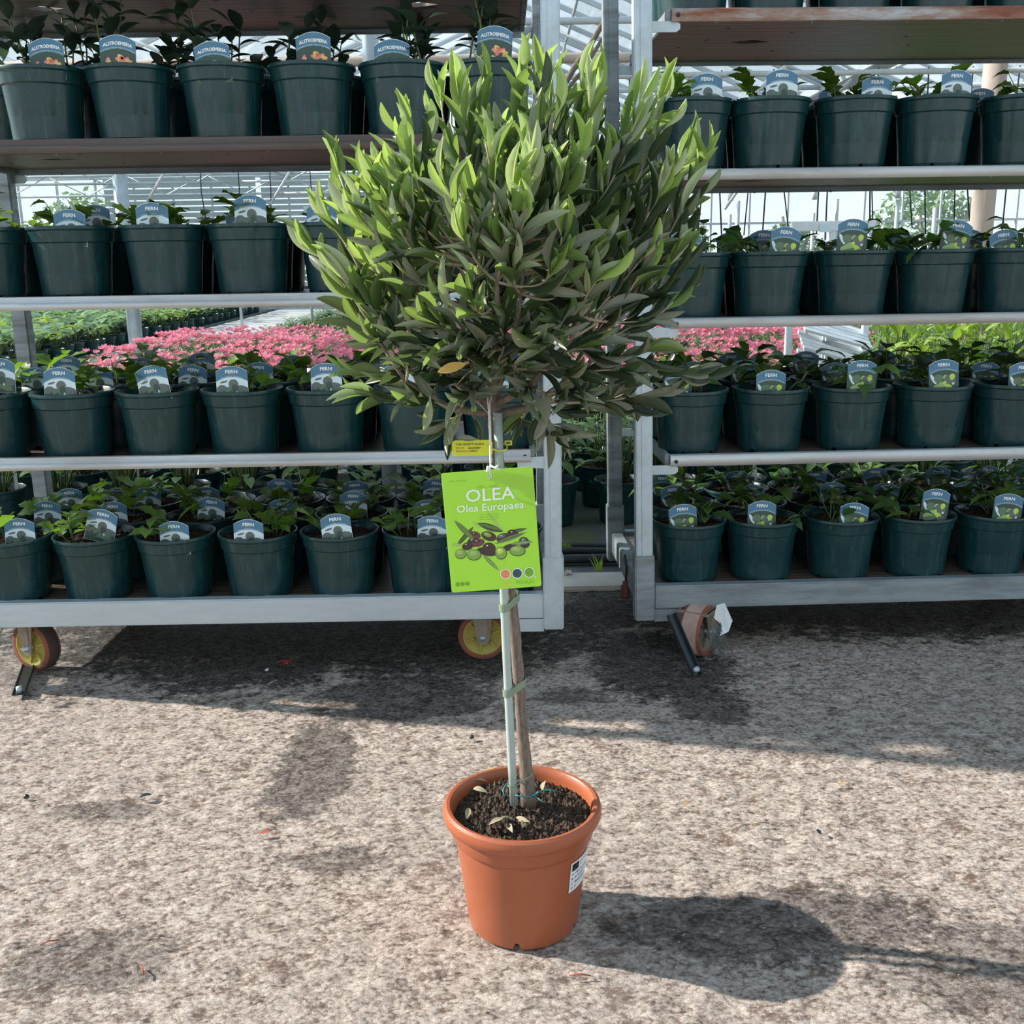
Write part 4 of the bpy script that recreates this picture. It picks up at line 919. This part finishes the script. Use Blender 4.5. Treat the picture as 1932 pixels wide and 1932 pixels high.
# a few special leaves: the orange-yellow one, big silvery ones low in front
leaves.sort(key=lambda q: q[1].y * .02 + q[0].y)
near = leaves[:292]; rest = leaves[292:]
for p_, d, nr, ln, wd, cls, _ in near:
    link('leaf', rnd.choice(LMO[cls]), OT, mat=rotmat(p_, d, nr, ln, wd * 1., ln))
mb = MB(); mats = [M['lf_dark'], M['lf_mid'], M['lf_young']]
cache = {k: [([v_.co.copy() for v_ in me.vertices], [tuple(f.vertices) for f in me.polygons]) for me in LMO[k]] for k in LMO}
for p_, d, nr, ln, wd, cls, _ in rest:
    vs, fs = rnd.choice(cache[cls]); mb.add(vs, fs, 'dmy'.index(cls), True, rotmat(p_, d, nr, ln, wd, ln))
tag(link('foliage', mb.mesh('foliage', mats), OT), kind='stuff')
o = link('leaf', leaf_mesh(.036, .0065, sh_ln, M['orange_leaf'], .1, .3, 8), OT, mat=rotmat(P_(826, 702, 1.26), Vector((.9, .1, .25)), Vector((0, -1, .3)))); tag(o, 'orange and yellow turning leaf')
for (a, b, c_, dd, cl) in ((848, 795, (848, 840), 1.33, 'd'), (812, 745, (800, 812), 1.33, 'm'), (870, 780, (846, 828), 1.35, 'd'), (1020, 730, (1030, 800), 1.33, 'd'), (1035, 765, (1008, 830), 1.34, 'd'), (1020, 780, (1048, 832), 1.36, 'd'), (905, 830, (884, 828), 1.33, 'd'), (838, 700, (742, 648), 1.31, 'm')):
    p0 = P_(a, b, dd); p1 = P_(*c_, dd); ln = max(.03, (p1 - p0).length)
    link('leaf', LMO[cl][0], OT, mat=rotmat(p0, p1 - p0, Vector((.3, -.9, .3)), ln, ln * .26, ln))
link('leaf_stem', MB().tube([P_(895, 690, 1.36), P_(860, 728, 1.34), P_(905, 762, 1.36), P_(930, 790, 1.40)], .0012, 5).mesh('leaf_stem', M['twig']), OT)
link('green_olive', MB().lathe([(.0005, -.004), (.003, -.003), (.004, 0), (.003, .0035), (.0005, .0045)], 10).mesh('green_olive', M['lime']), OT, P_(894, 771, 1.335))

# ------------------------------------------------------------------ hang card on a string
a0, a1, a2, a3 = (at(832, 893, d=1.352), at(1005, 876, d=1.352), at(1017, 1103, d=1.345), at(848, 1118, d=1.345))
ex = ((a1 - a0) + (a2 - a3)) / 2; ez = ((a3 - a0) + (a2 - a1)) / 2; CW, CHH = ex.length, ez.length; ex.normalize(); ez.normalize(); ny = ez.cross(ex) * -1; up = -ez; ny = up.cross(ex) * -1
# local frame: x right, z up, y away from the camera
yv = up.cross(ex); yv = yv if yv.y > 0 else -yv
m4 = Matrix(((ex.x, yv.x, up.x, a0.x), (ex.y, yv.y, up.y, a0.y), (ex.z, yv.z, up.z, a0.z), (0, 0, 0, 1)))
CD = bpy.data.objects.new('plant_card', None); C.objects.link(CD); CD.matrix_world = m4
tag(CD, 'bright green olive picture card hanging on a white string from the tree', 'card')
def cc(u, v_):   # coordinates of the enlarged crop of the card -> card plane
    M2 = np.array([[1100, 97], [-105, 1407]], float); ab = np.linalg.solve(M2, np.array([u - 68, v_ - 455], float)); return ab[0] * CW, -ab[1] * CHH
def rrect(x0, x1, z0, z1, r, n=5):
    o = []
    for cx, cz, q0 in ((x1 - r, z1 - r, 0), (x0 + r, z1 - r, 90), (x0 + r, z0 + r, 180), (x1 - r, z0 + r, 270)):
        for k in range(n + 1): q = R(q0 + 90 * k / n); o.append((cx + r * math.cos(q), cz + r * math.sin(q)))
    return o
link('card', MB().prism(rrect(0, CW, -CHH, 0, .003), 0, .0006).mesh('card', M['card']), CD)
S_ = CW / 1105
pm_ = [M['i_' + k] for k in ('maroon', 'aubergine', 'ogreen', 'oshade', 'wine', 'leafg', 'leafd', 'lgreen', 'white', 'coral', 'navy', 'cgreen', 'faint', 'lime', 'grey')]
nm = ['maroon', 'aubergine', 'ogreen', 'oshade', 'wine', 'leafg', 'leafd', 'lgreen', 'white', 'coral', 'navy', 'cgreen', 'faint', 'lime', 'grey']
ar = MB(); depth = [0]
def put(poly, m): depth[0] += 1; flat(ar, poly, -.0001 - .000012 * depth[0], nm.index(m))
def el(u, v_, ru, rv, rot, m): x, z = cc(u, v_); put(ellipse(x, z, ru * S_, rv * S_, rot, 20), m)
def lf(u0, v0, u1, v1, wd, m): a = cc(u0, v0); b = cc(u1, v1); put(lance(*a, *b, wd * S_, 8), m)
def leaf2(u0, v0, u1, v1, wd, m, hi='leafg'):
    lf(u0, v0, u1, v1, wd, m); a = cc(u0, v0); b = cc(u1, v1); put(lance(*a, *b, wd * S_ * .22, 8), hi)
def olive(u, v_, ru, rv, rot, m, hi, sp='white'):
    el(u, v_, ru, rv, rot, 'leafd' if m in ('ogreen', 'lgreen') else 'aubergine'); el(u - 3, v_ - 4, ru * .92, rv * .9, rot, m); el(u - ru * .2, v_ - rv * .32, ru * .55, rv * .45, rot, hi); el(u - ru * .28, v_ - rv * .45, ru * .14, rv * .1, rot, sp)
leaf2(610, 885, 800, 1110, 17, 'lgreen', 'lime'); leaf2(425, 1000, 540, 1085, 13, 'lgreen', 'lime'); lf(490, 1025, 805, 1120, 42, 'leafd'); lf(490, 1025, 805, 1105, 16, 'oshade')
leaf2(840, 1130, 1095, 1075, 22, 'leafd'); leaf2(230, 1310, 450, 1065, 28, 'leafd', 'oshade'); leaf2(170, 1285, 300, 1290, 20, 'lgreen', 'lime')
olive(1060, 1240, 62, 75, .5, 'aubergine', 'grey'); olive(925, 1140, 72, 50, -.4, 'maroon', 'aubergine'); olive(800, 1190, 82, 55, .3, 'maroon', 'grey'); olive(630, 1175, 95, 58, -.4, 'maroon', 'ogreen', 'lime'); olive(465, 1165, 68, 45, -.4, 'wine', 'maroon')
olive(370, 1300, 70, 50, .2, 'aubergine', 'maroon'); olive(440, 1250, 75, 60, .1, 'maroon', 'aubergine'); el(600, 1360, 120, 50, -.3, 'aubergine'); el(880, 1300, 90, 40, .2, 'aubergine'); olive(500, 1255, 78, 48, .2, 'wine', 'maroon'); olive(630, 1320, 82, 74, -.3, 'maroon', 'aubergine')
leaf2(215, 1000, 455, 1225, 33, 'oshade', 'leafg'); leaf2(700, 1265, 1080, 1120, 26, 'leafg', 'leafd'); leaf2(890, 1262, 1165, 1225, 24, 'leafg', 'lgreen')
olive(285, 1395, 70, 62, 0, 'ogreen', 'lgreen', 'lime'); olive(448, 1402, 88, 70, 0, 'ogreen', 'lgreen', 'lime'); olive(775, 1372, 72, 80, 0, 'ogreen', 'lime', 'white'); olive(975, 1340, 98, 66, -.1, 'ogreen', 'lgreen', 'lime')
leaf2(545, 1385, 745, 1580, 22, 'leafg', 'lgreen')
for (u, v_, m) in ((825, 1620, 'coral'), (968, 1608, 'navy'), (1115, 1592, 'cgreen')): el(u, v_, 66, 66, 0, 'white'); el(u, v_, 57, 57, 0, m)
el(1190, 1645, 8, 8, 0, 'white')
for u in (240, 300, 360): el(u, 1757 - (u - 240) * .09, 26, 26, 0, 'cgreen')
link('printed_picture', ar.mesh('picture', pm_), CD)
tx = MB()
def ct(s_, u, v_, size, mi, bold=.0, align='CENTER', y=-.0018, mirror=False, xs=1., shear=0.):
    x, z = cc(u, v_); add_text(tx, s_, x, z, size * S_, mi, y, 0., bold, align, shear, 0, mirror, xs)
ct('OLEA', 650, 752, 215, 0, .00020, xs=1.12, shear=.03); ct('Olea Europaea', 652, 868, 126, 0, .00014, xs=1.08, shear=.05)
ct('SUN', 838, 1752, 58, 1, .0001); ct('TOUCH', 1060, 1728, 62, 2, .00008, xs=1.0)
ct('Olive - Oliv', 630, 610, 58, 2, 0, mirror=True, y=-.0003)
for k in range(3): ct('olea europaea olive', 640, 925 + 28 * k, 30, 2, 0, mirror=True, y=-.0003)
ct('olea europaea', 270, 545, 36, 2, 0, y=-.0003)
link('lettering', tx.mesh('lettering', [M['i_white'], M['i_yellowi'], M['i_faint']]), CD)
iv = CD.matrix_basis.inverted(); bpy.context.view_layer.update(); iv = m4.inverted()
W = lambda x, y, d: iv @ at(x, y, d=d)
m_ = MB().tube([W(923, 897, 1.3505), W(925, 880, 1.352), W(925, 850, 1.356), W(924, 780, 1.365), W(922, 745, 1.372), W(915, 738, 1.385), W(905, 725, 1.395), W(915, 722, 1.41), W(930, 738, 1.412), W(930, 745, 1.39), W(926, 760, 1.368), W(927, 820, 1.36), W(926, 876, 1.353)], .0009, 6)
m_.tube([W(921, 878, 1.350), W(920, 885, 1.350), W(920, 889, 1.350)], .0022, 6); m_.tube([W(924, 876, 1.350), W(934, 881, 1.348), W(944, 884, 1.346)], .0015, 6); m_.tube([W(934, 881, 1.348), W(940, 876, 1.346)], .0014, 6)
m_.tube([W(919, 896, 1.3505), W(922, 900, 1.3505), W(927, 898, 1.3505), W(926, 893, 1.3505)], .0009, 6)
link('string', m_.mesh('string', M['string']), CD)

# yellow passport label looped round the stake
p00, p11 = at(853, 861, d=1.372), at(929, 830, d=1.372); YW, YH = p11.x - p00.x, p11.z - p00.z
YT = thing('yellow_label', 'yellow printed plastic label looped round the stake above the green card', 'label', tuple(p00))
link('label_plate', MB().prism(rrect(0, YW, 0, YH, .005), 0, .0006).mesh('label_plate', M['yellow']), YT)
tx = MB()
for s_, x_, z_ in (('COD. RUOP IT-10-0415', .096, .70), ('SITE OF', .096, .46), ('46A20-0007', .40, .46), ('PRODUCTION', .096, .26), ('ITALY', .47, .27)): add_text(tx, s_, x_ * YW, z_ * YH, .0036 if 'COD' in s_ else .0033, 0 if 'PROD' in s_ or 'SITE' in s_ else 1, -.0003, bold=.00012, align='LEFT', xs=1.02 if 'COD' in s_ else 1)
link('lettering', tx.mesh('lettering', [M['i_red'], M['i_brown']]), YT)
Wy = lambda x, y, d: at(x, y, d=d) - p00
m_ = MB().tube([Wy(922, 838, 1.372), Wy(928, 847, 1.370), Wy(938, 850.5, 1.368), Wy(950, 850.5, 1.370), Wy(956, 847, 1.376), Wy(957, 842, 1.386), Wy(952, 838, 1.396), Wy(948, 836, 1.398)], .0011, 6)
link('strap_loop', m_.mesh('strap_loop', M['yellow']), YT)
q0 = Wy(952, 840.5, 1.392); q1 = Wy(966, 831, 1.392)
m_ = MB().box(q0.x, q1.x, q0.y, q0.y + .001, q0.z, q1.z, bev=.0003)
tb = link('strap_end', m_.mesh('strap_end', M['yellow']), YT); cx, cz = (q0.x + q1.x) / 2, (q0.z + q1.z) / 2
link('slot', MB().box(cx - .0028, cx + .0028, q0.y - .0003, q0.y, cz - .0011, cz + .0011).mesh('slot', M['black']), tb)

# bits lying on the olive pot's soil
rn = random.Random(5)
FL = [leaf_mesh(.026, .0045, sh_ln, M['dryleaf'], .25, .4, 7), leaf_mesh(.022, .0045, sh_ln, M['dryleaf'], .5, .4, 7)]
for k, (x, y, an, lb) in enumerate(((923, 1556, 30, 'pale dry leaf lying left of the clod at front of the olive pot'), (940, 1548, 10, 'long pale leaf arched over the small clod in the olive pot'), (958, 1556, -80, 'curled dry leaf right beside clod in olive pot'), (985, 1562, 75, 'upright pale spotted leaf at the front rim of the olive pot'), (880, 1545, 80, 'short pale leaf near the left front rim of the olive pot'), (893, 1488, -35, 'dry beige leaf lying left of the stake in the olive pot'), (1024, 1492, 85, 'reddish dry leaf on soil right of the blue wire'), (890, 1474, 10, 'thin beige leaf at the back left of the olive pot soil'), (970, 1545, -40, 'small curled pale leaf between clod and spotted leaf'))):
    P0 = at(x, y, z=.183); o = link('fallen_leaf', FL[k % 2], None, tuple(P0), (rn.uniform(-.6, .6), R(-18), R(an))); tag(o, lb, 'leaf')
P0 = at(921, 1458, z=.179); o = link('label_scrap', MB().box(-.011, .011, -.006, .006, 0, .0012, bev=.0003).mesh('label_scrap', M['i_lime']), None, tuple(P0), (R(20), R(-10), R(15))); tag(o, 'small lime green plastic scrap on soil at the back of the olive pot', 'scrap')
m_ = MB(); 
for _ in range(60):
    c_ = Vector((rn.gauss(0, .007), rn.gauss(0, .006), abs(rn.gauss(.003, .004)))); s_ = rn.uniform(.002, .005)
    m_.add([c_ + Vector(v_) * s_ for v_ in ((1, 0, 0), (-1, 0, 0), (0, 1, 0), (0, -1, 0), (0, 0, 1), (0, 0, -1))], [(0, 2, 4), (2, 1, 4), (1, 3, 4), (3, 0, 4), (2, 0, 5), (1, 2, 5), (3, 1, 5), (0, 3, 5)])
tag(link('soil_clod', m_.mesh('soil_clod', M['soil_big']), None, tuple(at(948, 1562, z=.176))), 'dark mossy clod of soil among the dry leaves at front of olive pot', 'clod')
#--PART4--
# ------------------------------------------------------------------ beds of potted plants behind the trolleys
def leafy(n, spread, h0, h1, L, W, shape, mat, seed, up=.5, stems=True, droop=.3, base=.02, curl=.3, wave=0.):
    """list of leaves for a bushy plant rising from the soil; returns (stem mesh, leaf list)"""
    r_ = random.Random(seed); st = MB(); lv = []; lms = [leaf_mesh(L, W, shape, mat, curl, .3, 6, wave=wave), leaf_mesh(L * .8, W * .95, shape, mat, curl * .5, .2, 6, wave=wave)]
    for k in range(n):
        q = k * 2.4 + r_.uniform(-.4, .4); rr = spread * math.sqrt(r_.random()); h = r_.uniform(h0, h1)
        b = Vector((base * math.cos(q), base * math.sin(q), 0)); p = Vector((rr * math.cos(q), rr * math.sin(q), h))
        if stems: st.tube([b, (b + p) / 2 + Vector((0, 0, h * .15)), p], [.003, .002, .0012], 4)
        d = Vector((math.cos(q), math.sin(q), up * r_.uniform(-.3, 1.4))); s_ = r_.uniform(.75, 1.25)
        lv.append((r_.choice(lms), rotmat(p, d, Vector((-d.x * .3, -d.y * .3, 1)), s_, s_, s_)))
    if not stems: st.tube([(0, 0, -.01), (0, 0, .03)], .004, 5)
    return st.mesh('stems', M['stem']), lv
KN = {
 'hosta': [leafy(15, .10, .07, .19, .125, .042, sh_br, M['hosta'], 50 + k, .7) for k in range(3)] + [leafy(15, .10, .07, .18, .11, .038, sh_br, M['lime'], 60, .8)],
 'bush': [leafy(30, .10, .05, .24, .075, .019, sh_ln, M['shrub'], 70 + k, .6) for k in range(3)] + [leafy(26, .09, .04, .20, .055, .022, sh_ov, M['hosta'], 75, .6)] + [leafy(34, .09, .08, .26, .06, .016, sh_ln, M['fern_dark'], 77, .5)],
 'azalea': [leafy(60, .15, .02, .16, .055, .015, sh_ln, M['shrub'], 80 + k, .7) for k in range(2)],
 'green': [leafy(60, .17, .02, .17, .07, .02, sh_ov, M['shrub'], 85, .7), leafy(60, .17, .02, .17, .06, .02, sh_ov, M['hosta'], 86, .7)],
 'lily': [leafy(30, .06, .05, .38, .17, .014, sh_ln, M['lime'], 90, 1.2, True), leafy(34, .08, .02, .10, .34, .008, sh_ln, M['shrub'], 91, 2.2, False, curl=.6), leafy(30, .07, .05, .32, .12, .02, sh_ov, M['lime'], 92, .9)],
}
KJ = {k: [join_leaves(lv, 'leaves') for _, lv in v] for k, v in KN.items()}
def flowers(n, spread, h0, h1, size, mat, seed, petals=9):
    r_ = random.Random(seed); mb = MB()
    for _ in range(n):
        q = r_.uniform(0, 6.28); rr = spread * math.sqrt(r_.random()); c_ = Vector((rr * math.cos(q), rr * math.sin(q), r_.uniform(h0, h1)))
        for j in range(petals):
            a = 2.4 * j; el_ = .15 + .9 * (j / petals); d = Vector((math.cos(a) * math.cos(el_), math.sin(a) * math.cos(el_), math.sin(el_))); s_ = d.cross(Vector((0, 0, 1))).normalized() * size * .3
            t_ = c_ + d * size; m__ = c_ + d * size * .6
            mb.add([c_, m__ + s_, t_, m__ - s_], [(0, 1, 2, 3)])
    return mb.mesh('flowers', mat)
FP = [flowers(30, .16, .14, .21, .034, M['pink'], 5), flowers(22, .16, .14, .21, .034, M['pink'], 6), flowers(9, .15, .13, .2, .03, M['pink'], 7)]
FW = flowers(4, .1, .3, .42, .05, M['white_petal'], 9, 7)
POTN = pot_mesh(.088, .15, .066, .034, 20, False, 'pot', M['pot']); SN = soil_mesh(.081, .136, .005, 12, M['soil'], 4, 14, 12)
STK = MB().prism([(-.006, 0), (.006, 0), (.006, .10), (0, .115), (-.006, .10)], -.0005, .0005).mesh('label_stake', M['plaswhite'])
def bedplant(nm, cat, kind, x, y, label, group, r_, sc=1., flower=None, parts=False, stake=False, z=0.):
    o = thing(nm, label, cat, (x, y, z), (0, 0, r_.uniform(0, 6.28)), group); o.scale = (sc,) * 3
    link('pot', POTN, o); link('soil', SN, o)
    i = r_.randrange(len(KN[kind])); st, lv = KN[kind][i]
    s = link('foliage', st, o, (0, 0, .137))
    if parts:
        for me, m4 in lv: link('leaf', me, s, mat=m4)
    else: tag(link('leaves', KJ[kind][i], s), kind='stuff')
    if flower is not None: tag(link('flowers', flower, o, (0, 0, .137)), kind='stuff')
    if stake: link('label_stake', STK, o, (.05, -.02, .12), (R(r_.uniform(-12, 12)), R(r_.uniform(-20, 20)), 0))
    return o
r_ = random.Random(77)
# hostas left of the path
y = 7.2; row = 0
while y < 19.5:
    x = -4.34 - .02 * (y - 7); k = 0
    while x > -.485 * y - .2:
        near = k < 3 and y < 10.5
        bedplant('potted_hosta', 'potted plant', 'hosta', x + r_.uniform(-.03, .03), y + r_.uniform(-.03, .03), *(('potted hosta in the row right along the edge of the path', 'hostas along the path edge') if k == 0 else ('broad-leaved potted hosta inside the bed left of the path', 'hostas inside the left bed')), r_, r_.uniform(.95, 1.2), None, near)
        x -= .34; k += 1
    y += .30 if y < 12 else .42
# pink azaleas in front, green plants behind them, right of the path
y = 6.3
while y < 10.0:
    x = -2.75 + r_.uniform(-.05, .05)
    while x < min(2.75, .5 * y):
        if x > -.5 * y - .3:
            bedplant('potted_azalea', 'potted plant', 'azalea', x, y + r_.uniform(-.05, .05), *(('pink flowering potted azalea in the bed behind the left trolley', 'pink azaleas behind the left trolley') if x < .12 * y - .4 else ('pink flowering potted azalea in the bed behind the right trolley', 'pink azaleas behind the right trolley')), r_, r_.uniform(.95, 1.15), r_.choice(FP))
        x += .33
    y += .34
y = 10.2
while y < 18:
    x = -2.62 - .04 * (y - 10)
    while x < .9:
        bedplant('potted_shrub', 'potted plant', 'green', x + r_.uniform(-.05, .05), y, 'green potted shrub in the bed beyond the pink azaleas', 'green shrubs beyond the azaleas', r_, r_.uniform(.62, .74), FP[2] if r_.random() < .06 else None)
        x += .32
    y += .44 if y < 13 else .6
# lime lilies and grasses behind the right trolley
y = 5.9
while y < 9.5:
    x = 2.15 if y > 6.4 else 1.3
    if y > 6.3: x = 2.9 if y < 10.0 else 2.2
    x = max(x, 1.9) if y < 6.3 else 2.95
    while x < .52 * y + .2:
        bedplant('potted_lily', 'potted plant', 'lily', x, y, 'tall lime green leafy pot plant behind the right trolley', 'tall lime plants behind right trolley', r_, r_.uniform(1., 1.3), FW if r_.random() < .15 else None)
        x += .3
    y += .36
for (px_, d_, k) in ((1690, 5.6, 0), (1740, 5.5, 2), (1700, 5.9, 1), (1640, 5.8, 1), (1790, 5.5, 1), (1875, 5.6, 2), (1912, 5.5, 0), (1850, 5.9, 1), (1770, 6.0, 0)):
    P0 = at(px_, 650, d=d_); o = bedplant('potted_lily', 'potted plant', 'lily', P0.x, d_, 'tall lime green leafy pot plant behind the right trolley', 'tall lime plants behind right trolley', r_, 1.25, FW if px_ in (1875, 1850) else None)
# the near rows straight behind the trolleys
gi = 0
for row, y in enumerate((3.78, 4.06, 4.36, 4.7, 5.1, 5.5)):
    n = 0; x = -.50 * y + (.1 if row % 2 else 0)
    while x < .50 * y:
        xx = x + r_.uniform(-.012, .012)
        if not (abs(xx + .52) < .16 and abs(y - 3.72) < .16):
            g = .12 < xx < .40
            lb = f'leafy plant in dark pot on the ground, {ORD[row]} row back behind ' + ('left trolley' if xx < .03 * y else 'right trolley')
            o = bedplant('potted_shrub', 'potted plant', 'bush', xx, y + r_.uniform(-.012, .012), lb, lb.replace('leafy plant in dark pot', 'pot plants'), r_, r_.uniform(1.06, 1.12), None, row < 2, r_.random() < .5)
            if g and row == 0 and not gi: gi = 1; o['label'] = 'pot plant standing nearest in the gap between the two trolleys'; del o['group']
        x += .228; n += 1
# white slatted display stand
SX, SY = at(1560, 560, d=5.9).x, 5.2
q = lambda px_, py_: at(px_, py_, d=SY)
ST = thing('display_stand', 'white plastic stand with slanted shelves and a small sign behind right trolley', 'stand', (q(1560, 560).x, SY, 0)); o0 = Vector(ST.location)
def zz(py_): return q(1560, py_).z
def xx_(px_): return q(px_, 500).x - o0.x
for px_ in (1494, 1566, 1640):
    link('upright', MB().box(xx_(px_) - .016, xx_(px_) + .016, -.016, .016, 0, zz(422 if px_ < 1600 else 430), bev=.003).mesh('upright', M['plaswhite']), ST)
link('top_rail', MB().box(xx_(1488), xx_(1646), -.02, -.002, zz(436), zz(417), bev=.003).mesh('top_rail', M['plaswhite']), ST)
sg = link('sign', MB().box(xx_(1540), xx_(1562), -.026, -.021, zz(438), zz(422)).mesh('sign', M['i_sky']), ST)
sl = MB(); add_text(sl, 'PLANTS', xx_(1551), zz(432), .014, 0, -.0265, bold=.0004); link('lettering', sl.mesh('lettering', M['i_grey']), sg) if False else None
link('back_panel', MB().box(xx_(1570), xx_(1588), .0, .01, zz(500), zz(436)).mesh('back_panel', M['galv']), ST)
for k, (ya, yb) in enumerate(((632, 612), (665, 645), (700, 680))):
    z = zz((ya + yb) / 2); m4 = Matrix.Translation((xx_(1575), -.06, z)) @ Matrix.Rotation(R(16), 4, 'Y') @ Matrix.Rotation(R(20), 4, 'X')
    m_ = MB()
    for j in range(5): m_.box(-.17, .17, -.11 + j * .045, -.11 + j * .045 + .036, -.006, .006, 0, m4)
    m_.box(-.165, -.15, -.11, .11, -.014, -.006, 0, m4).box(.15, .165, -.11, .11, -.014, -.006, 0, m4)
    link('shelf', m_.mesh('shelf', M['plaswhite']), ST)
    link('shelf_bracket', MB().box(xx_(1566) - .02, xx_(1566) + .05, -.07, -.016, z - .05, z - .02).mesh('shelf_bracket', M['plaswhite']), ST)

# ------------------------------------------------------------------ small things lying about
def tuft(nm, lb, x, y, n, h, mat, seed, cat='grass'):
    r_ = random.Random(seed); mb = MB()
    for _ in range(n):
        b = Vector((r_.gauss(0, .006), r_.gauss(0, .004), 0)); t_ = b + Vector((r_.gauss(0, .3) * h, r_.gauss(0, .2) * h, h * r_.uniform(.5, 1.1))); m__ = (b + t_) / 2 + Vector((0, 0, h * .1)); s_ = Vector((.0018, 0, 0))
        mb.add([b - s_, b + s_, m__ + s_, t_, m__ - s_], [(0, 1, 2, 4), (4, 2, 3)])
    return tag(link(nm, mb.mesh(nm, mat), None, (x, y, .002)), lb, cat)
P0 = at(1132, 1092, z=.01); tuft('grass_tuft', 'bright green blades of grass by the kerb between the trolleys', P0.x, 3.14, 9, .06, M['lime'], 3)
P0 = at(1070, 1040, z=0); tuft('weed', 'small pale green weed on the moss between the trolleys', P0.x, P0.y, 26, .03, M['lime'], 4, 'weed')
P0 = at(1070, 1085, z=.01); o = link('dry_flower', flowers(2, .01, .0, .01, .016, M['i_palepink'], 31), None, tuple(P0)); tag(o, 'pale pink dried blossom behind the kerb between the trolleys', 'flower')
m_ = MB(); rn = random.Random(8)
for k in range(11):
    a = k * .57; ln = rn.uniform(.014, .026); m_.tube([(0, 0, .004), (ln * .5 * math.cos(a), ln * .5 * math.sin(a), .010), (ln * math.cos(a), ln * math.sin(a), .002)], [.0012, .001, .0004], 4)
m_.lathe([(.001, .0), (.006, .001), (.005, .007), (.001, .009)], 8)
tag(link('dried_flower', m_.mesh('dried_flower', M['reddry']), None, tuple(at(541, 1252, z=.003))), 'small red spidery dried flower on the ground below the left trolley', 'flower')
tag(link('white_chip', MB().prism([(0, 0), (.008, .002), (.006, .012), (.001, .009)], 0, .003, 'z').mesh('white_chip', M['plaswhite']), None, tuple(at(500, 1266, z=.002))), 'tiny white chip on damp ground left of the dried flower', 'chip')
for (x, y, ln, an, mt, lb, nm, cat) in ((1583, 1480, .012, 0, 'orange_leaf', 'small orange petal on the sunny concrete at right', 'petal', 'petal'), (1290, 1517, .010, 30, 'orange_leaf', 'tiny orange petal on concrete right of the pot rim', 'petal', 'petal'), (490, 1573, .020, 5, 'reddry', 'brown curled dead leaf on the concrete left of the terracotta pot', 'dead_leaf', 'leaf'),
                                       (262, 1505, .024, 15, 'black', 'small black scrap on the pale concrete at far left', 'scrap', 'scrap'), (50, 1505, .018, 60, 'black', 'dark crumb of soil near the left edge of picture', 'crumb', 'crumb'), (94, 1779, .026, 25, 'reddry', 'short dark stick on concrete at lower left', 'stick', 'stick'), (1548, 1574, .014, 100, 'black', 'small black leaf fragment on the bright concrete at right', 'leaf_fragment', 'leaf'),
                                       (890, 1392, .016, 60, 'black', 'dark pebble lying on the concrete behind the pot, left of trunk', 'pebble', 'pebble'), (1436, 1555, .03, 3, 'dryleaf', 'thin straw stalk on the concrete right of the pot', 'straw', 'straw'), (1500, 1257, .014, 0, 'black', 'small dark leaf on the grey ground below right trolley', 'dead_leaf', 'leaf'),
                                       (1094, 1842, .03, -2, 'reddry', 'thin reddish twig on the concrete in front of pot shadow', 'twig', 'twig'), (268, 1832, .022, -60, 'reddry', 'brown dried stalk fragment on the concrete at lower left', 'stalk', 'stalk')):
    P0 = at(x, y, z=.004)
    if cat in ('stick', 'straw', 'twig', 'stalk'): me = MB().tube([(-ln / 2, 0, .001), (0, .001, .003), (ln / 2, 0, .001)], .0011, 5).mesh(nm, M[mt])
    elif cat in ('pebble', 'crumb'): me = MB().lathe([(.0005, -.002), (.005, 0), (.0055, .003), (.003, .006), (.0005, .007)], 7).mesh(nm, M[mt])
    else: me = leaf_mesh(ln, ln * .28, sh_ln, M[mt], -.1, .5, 5)
    tag(link(nm, me, None, tuple(P0), (0, 0, R(an))), lb, cat)
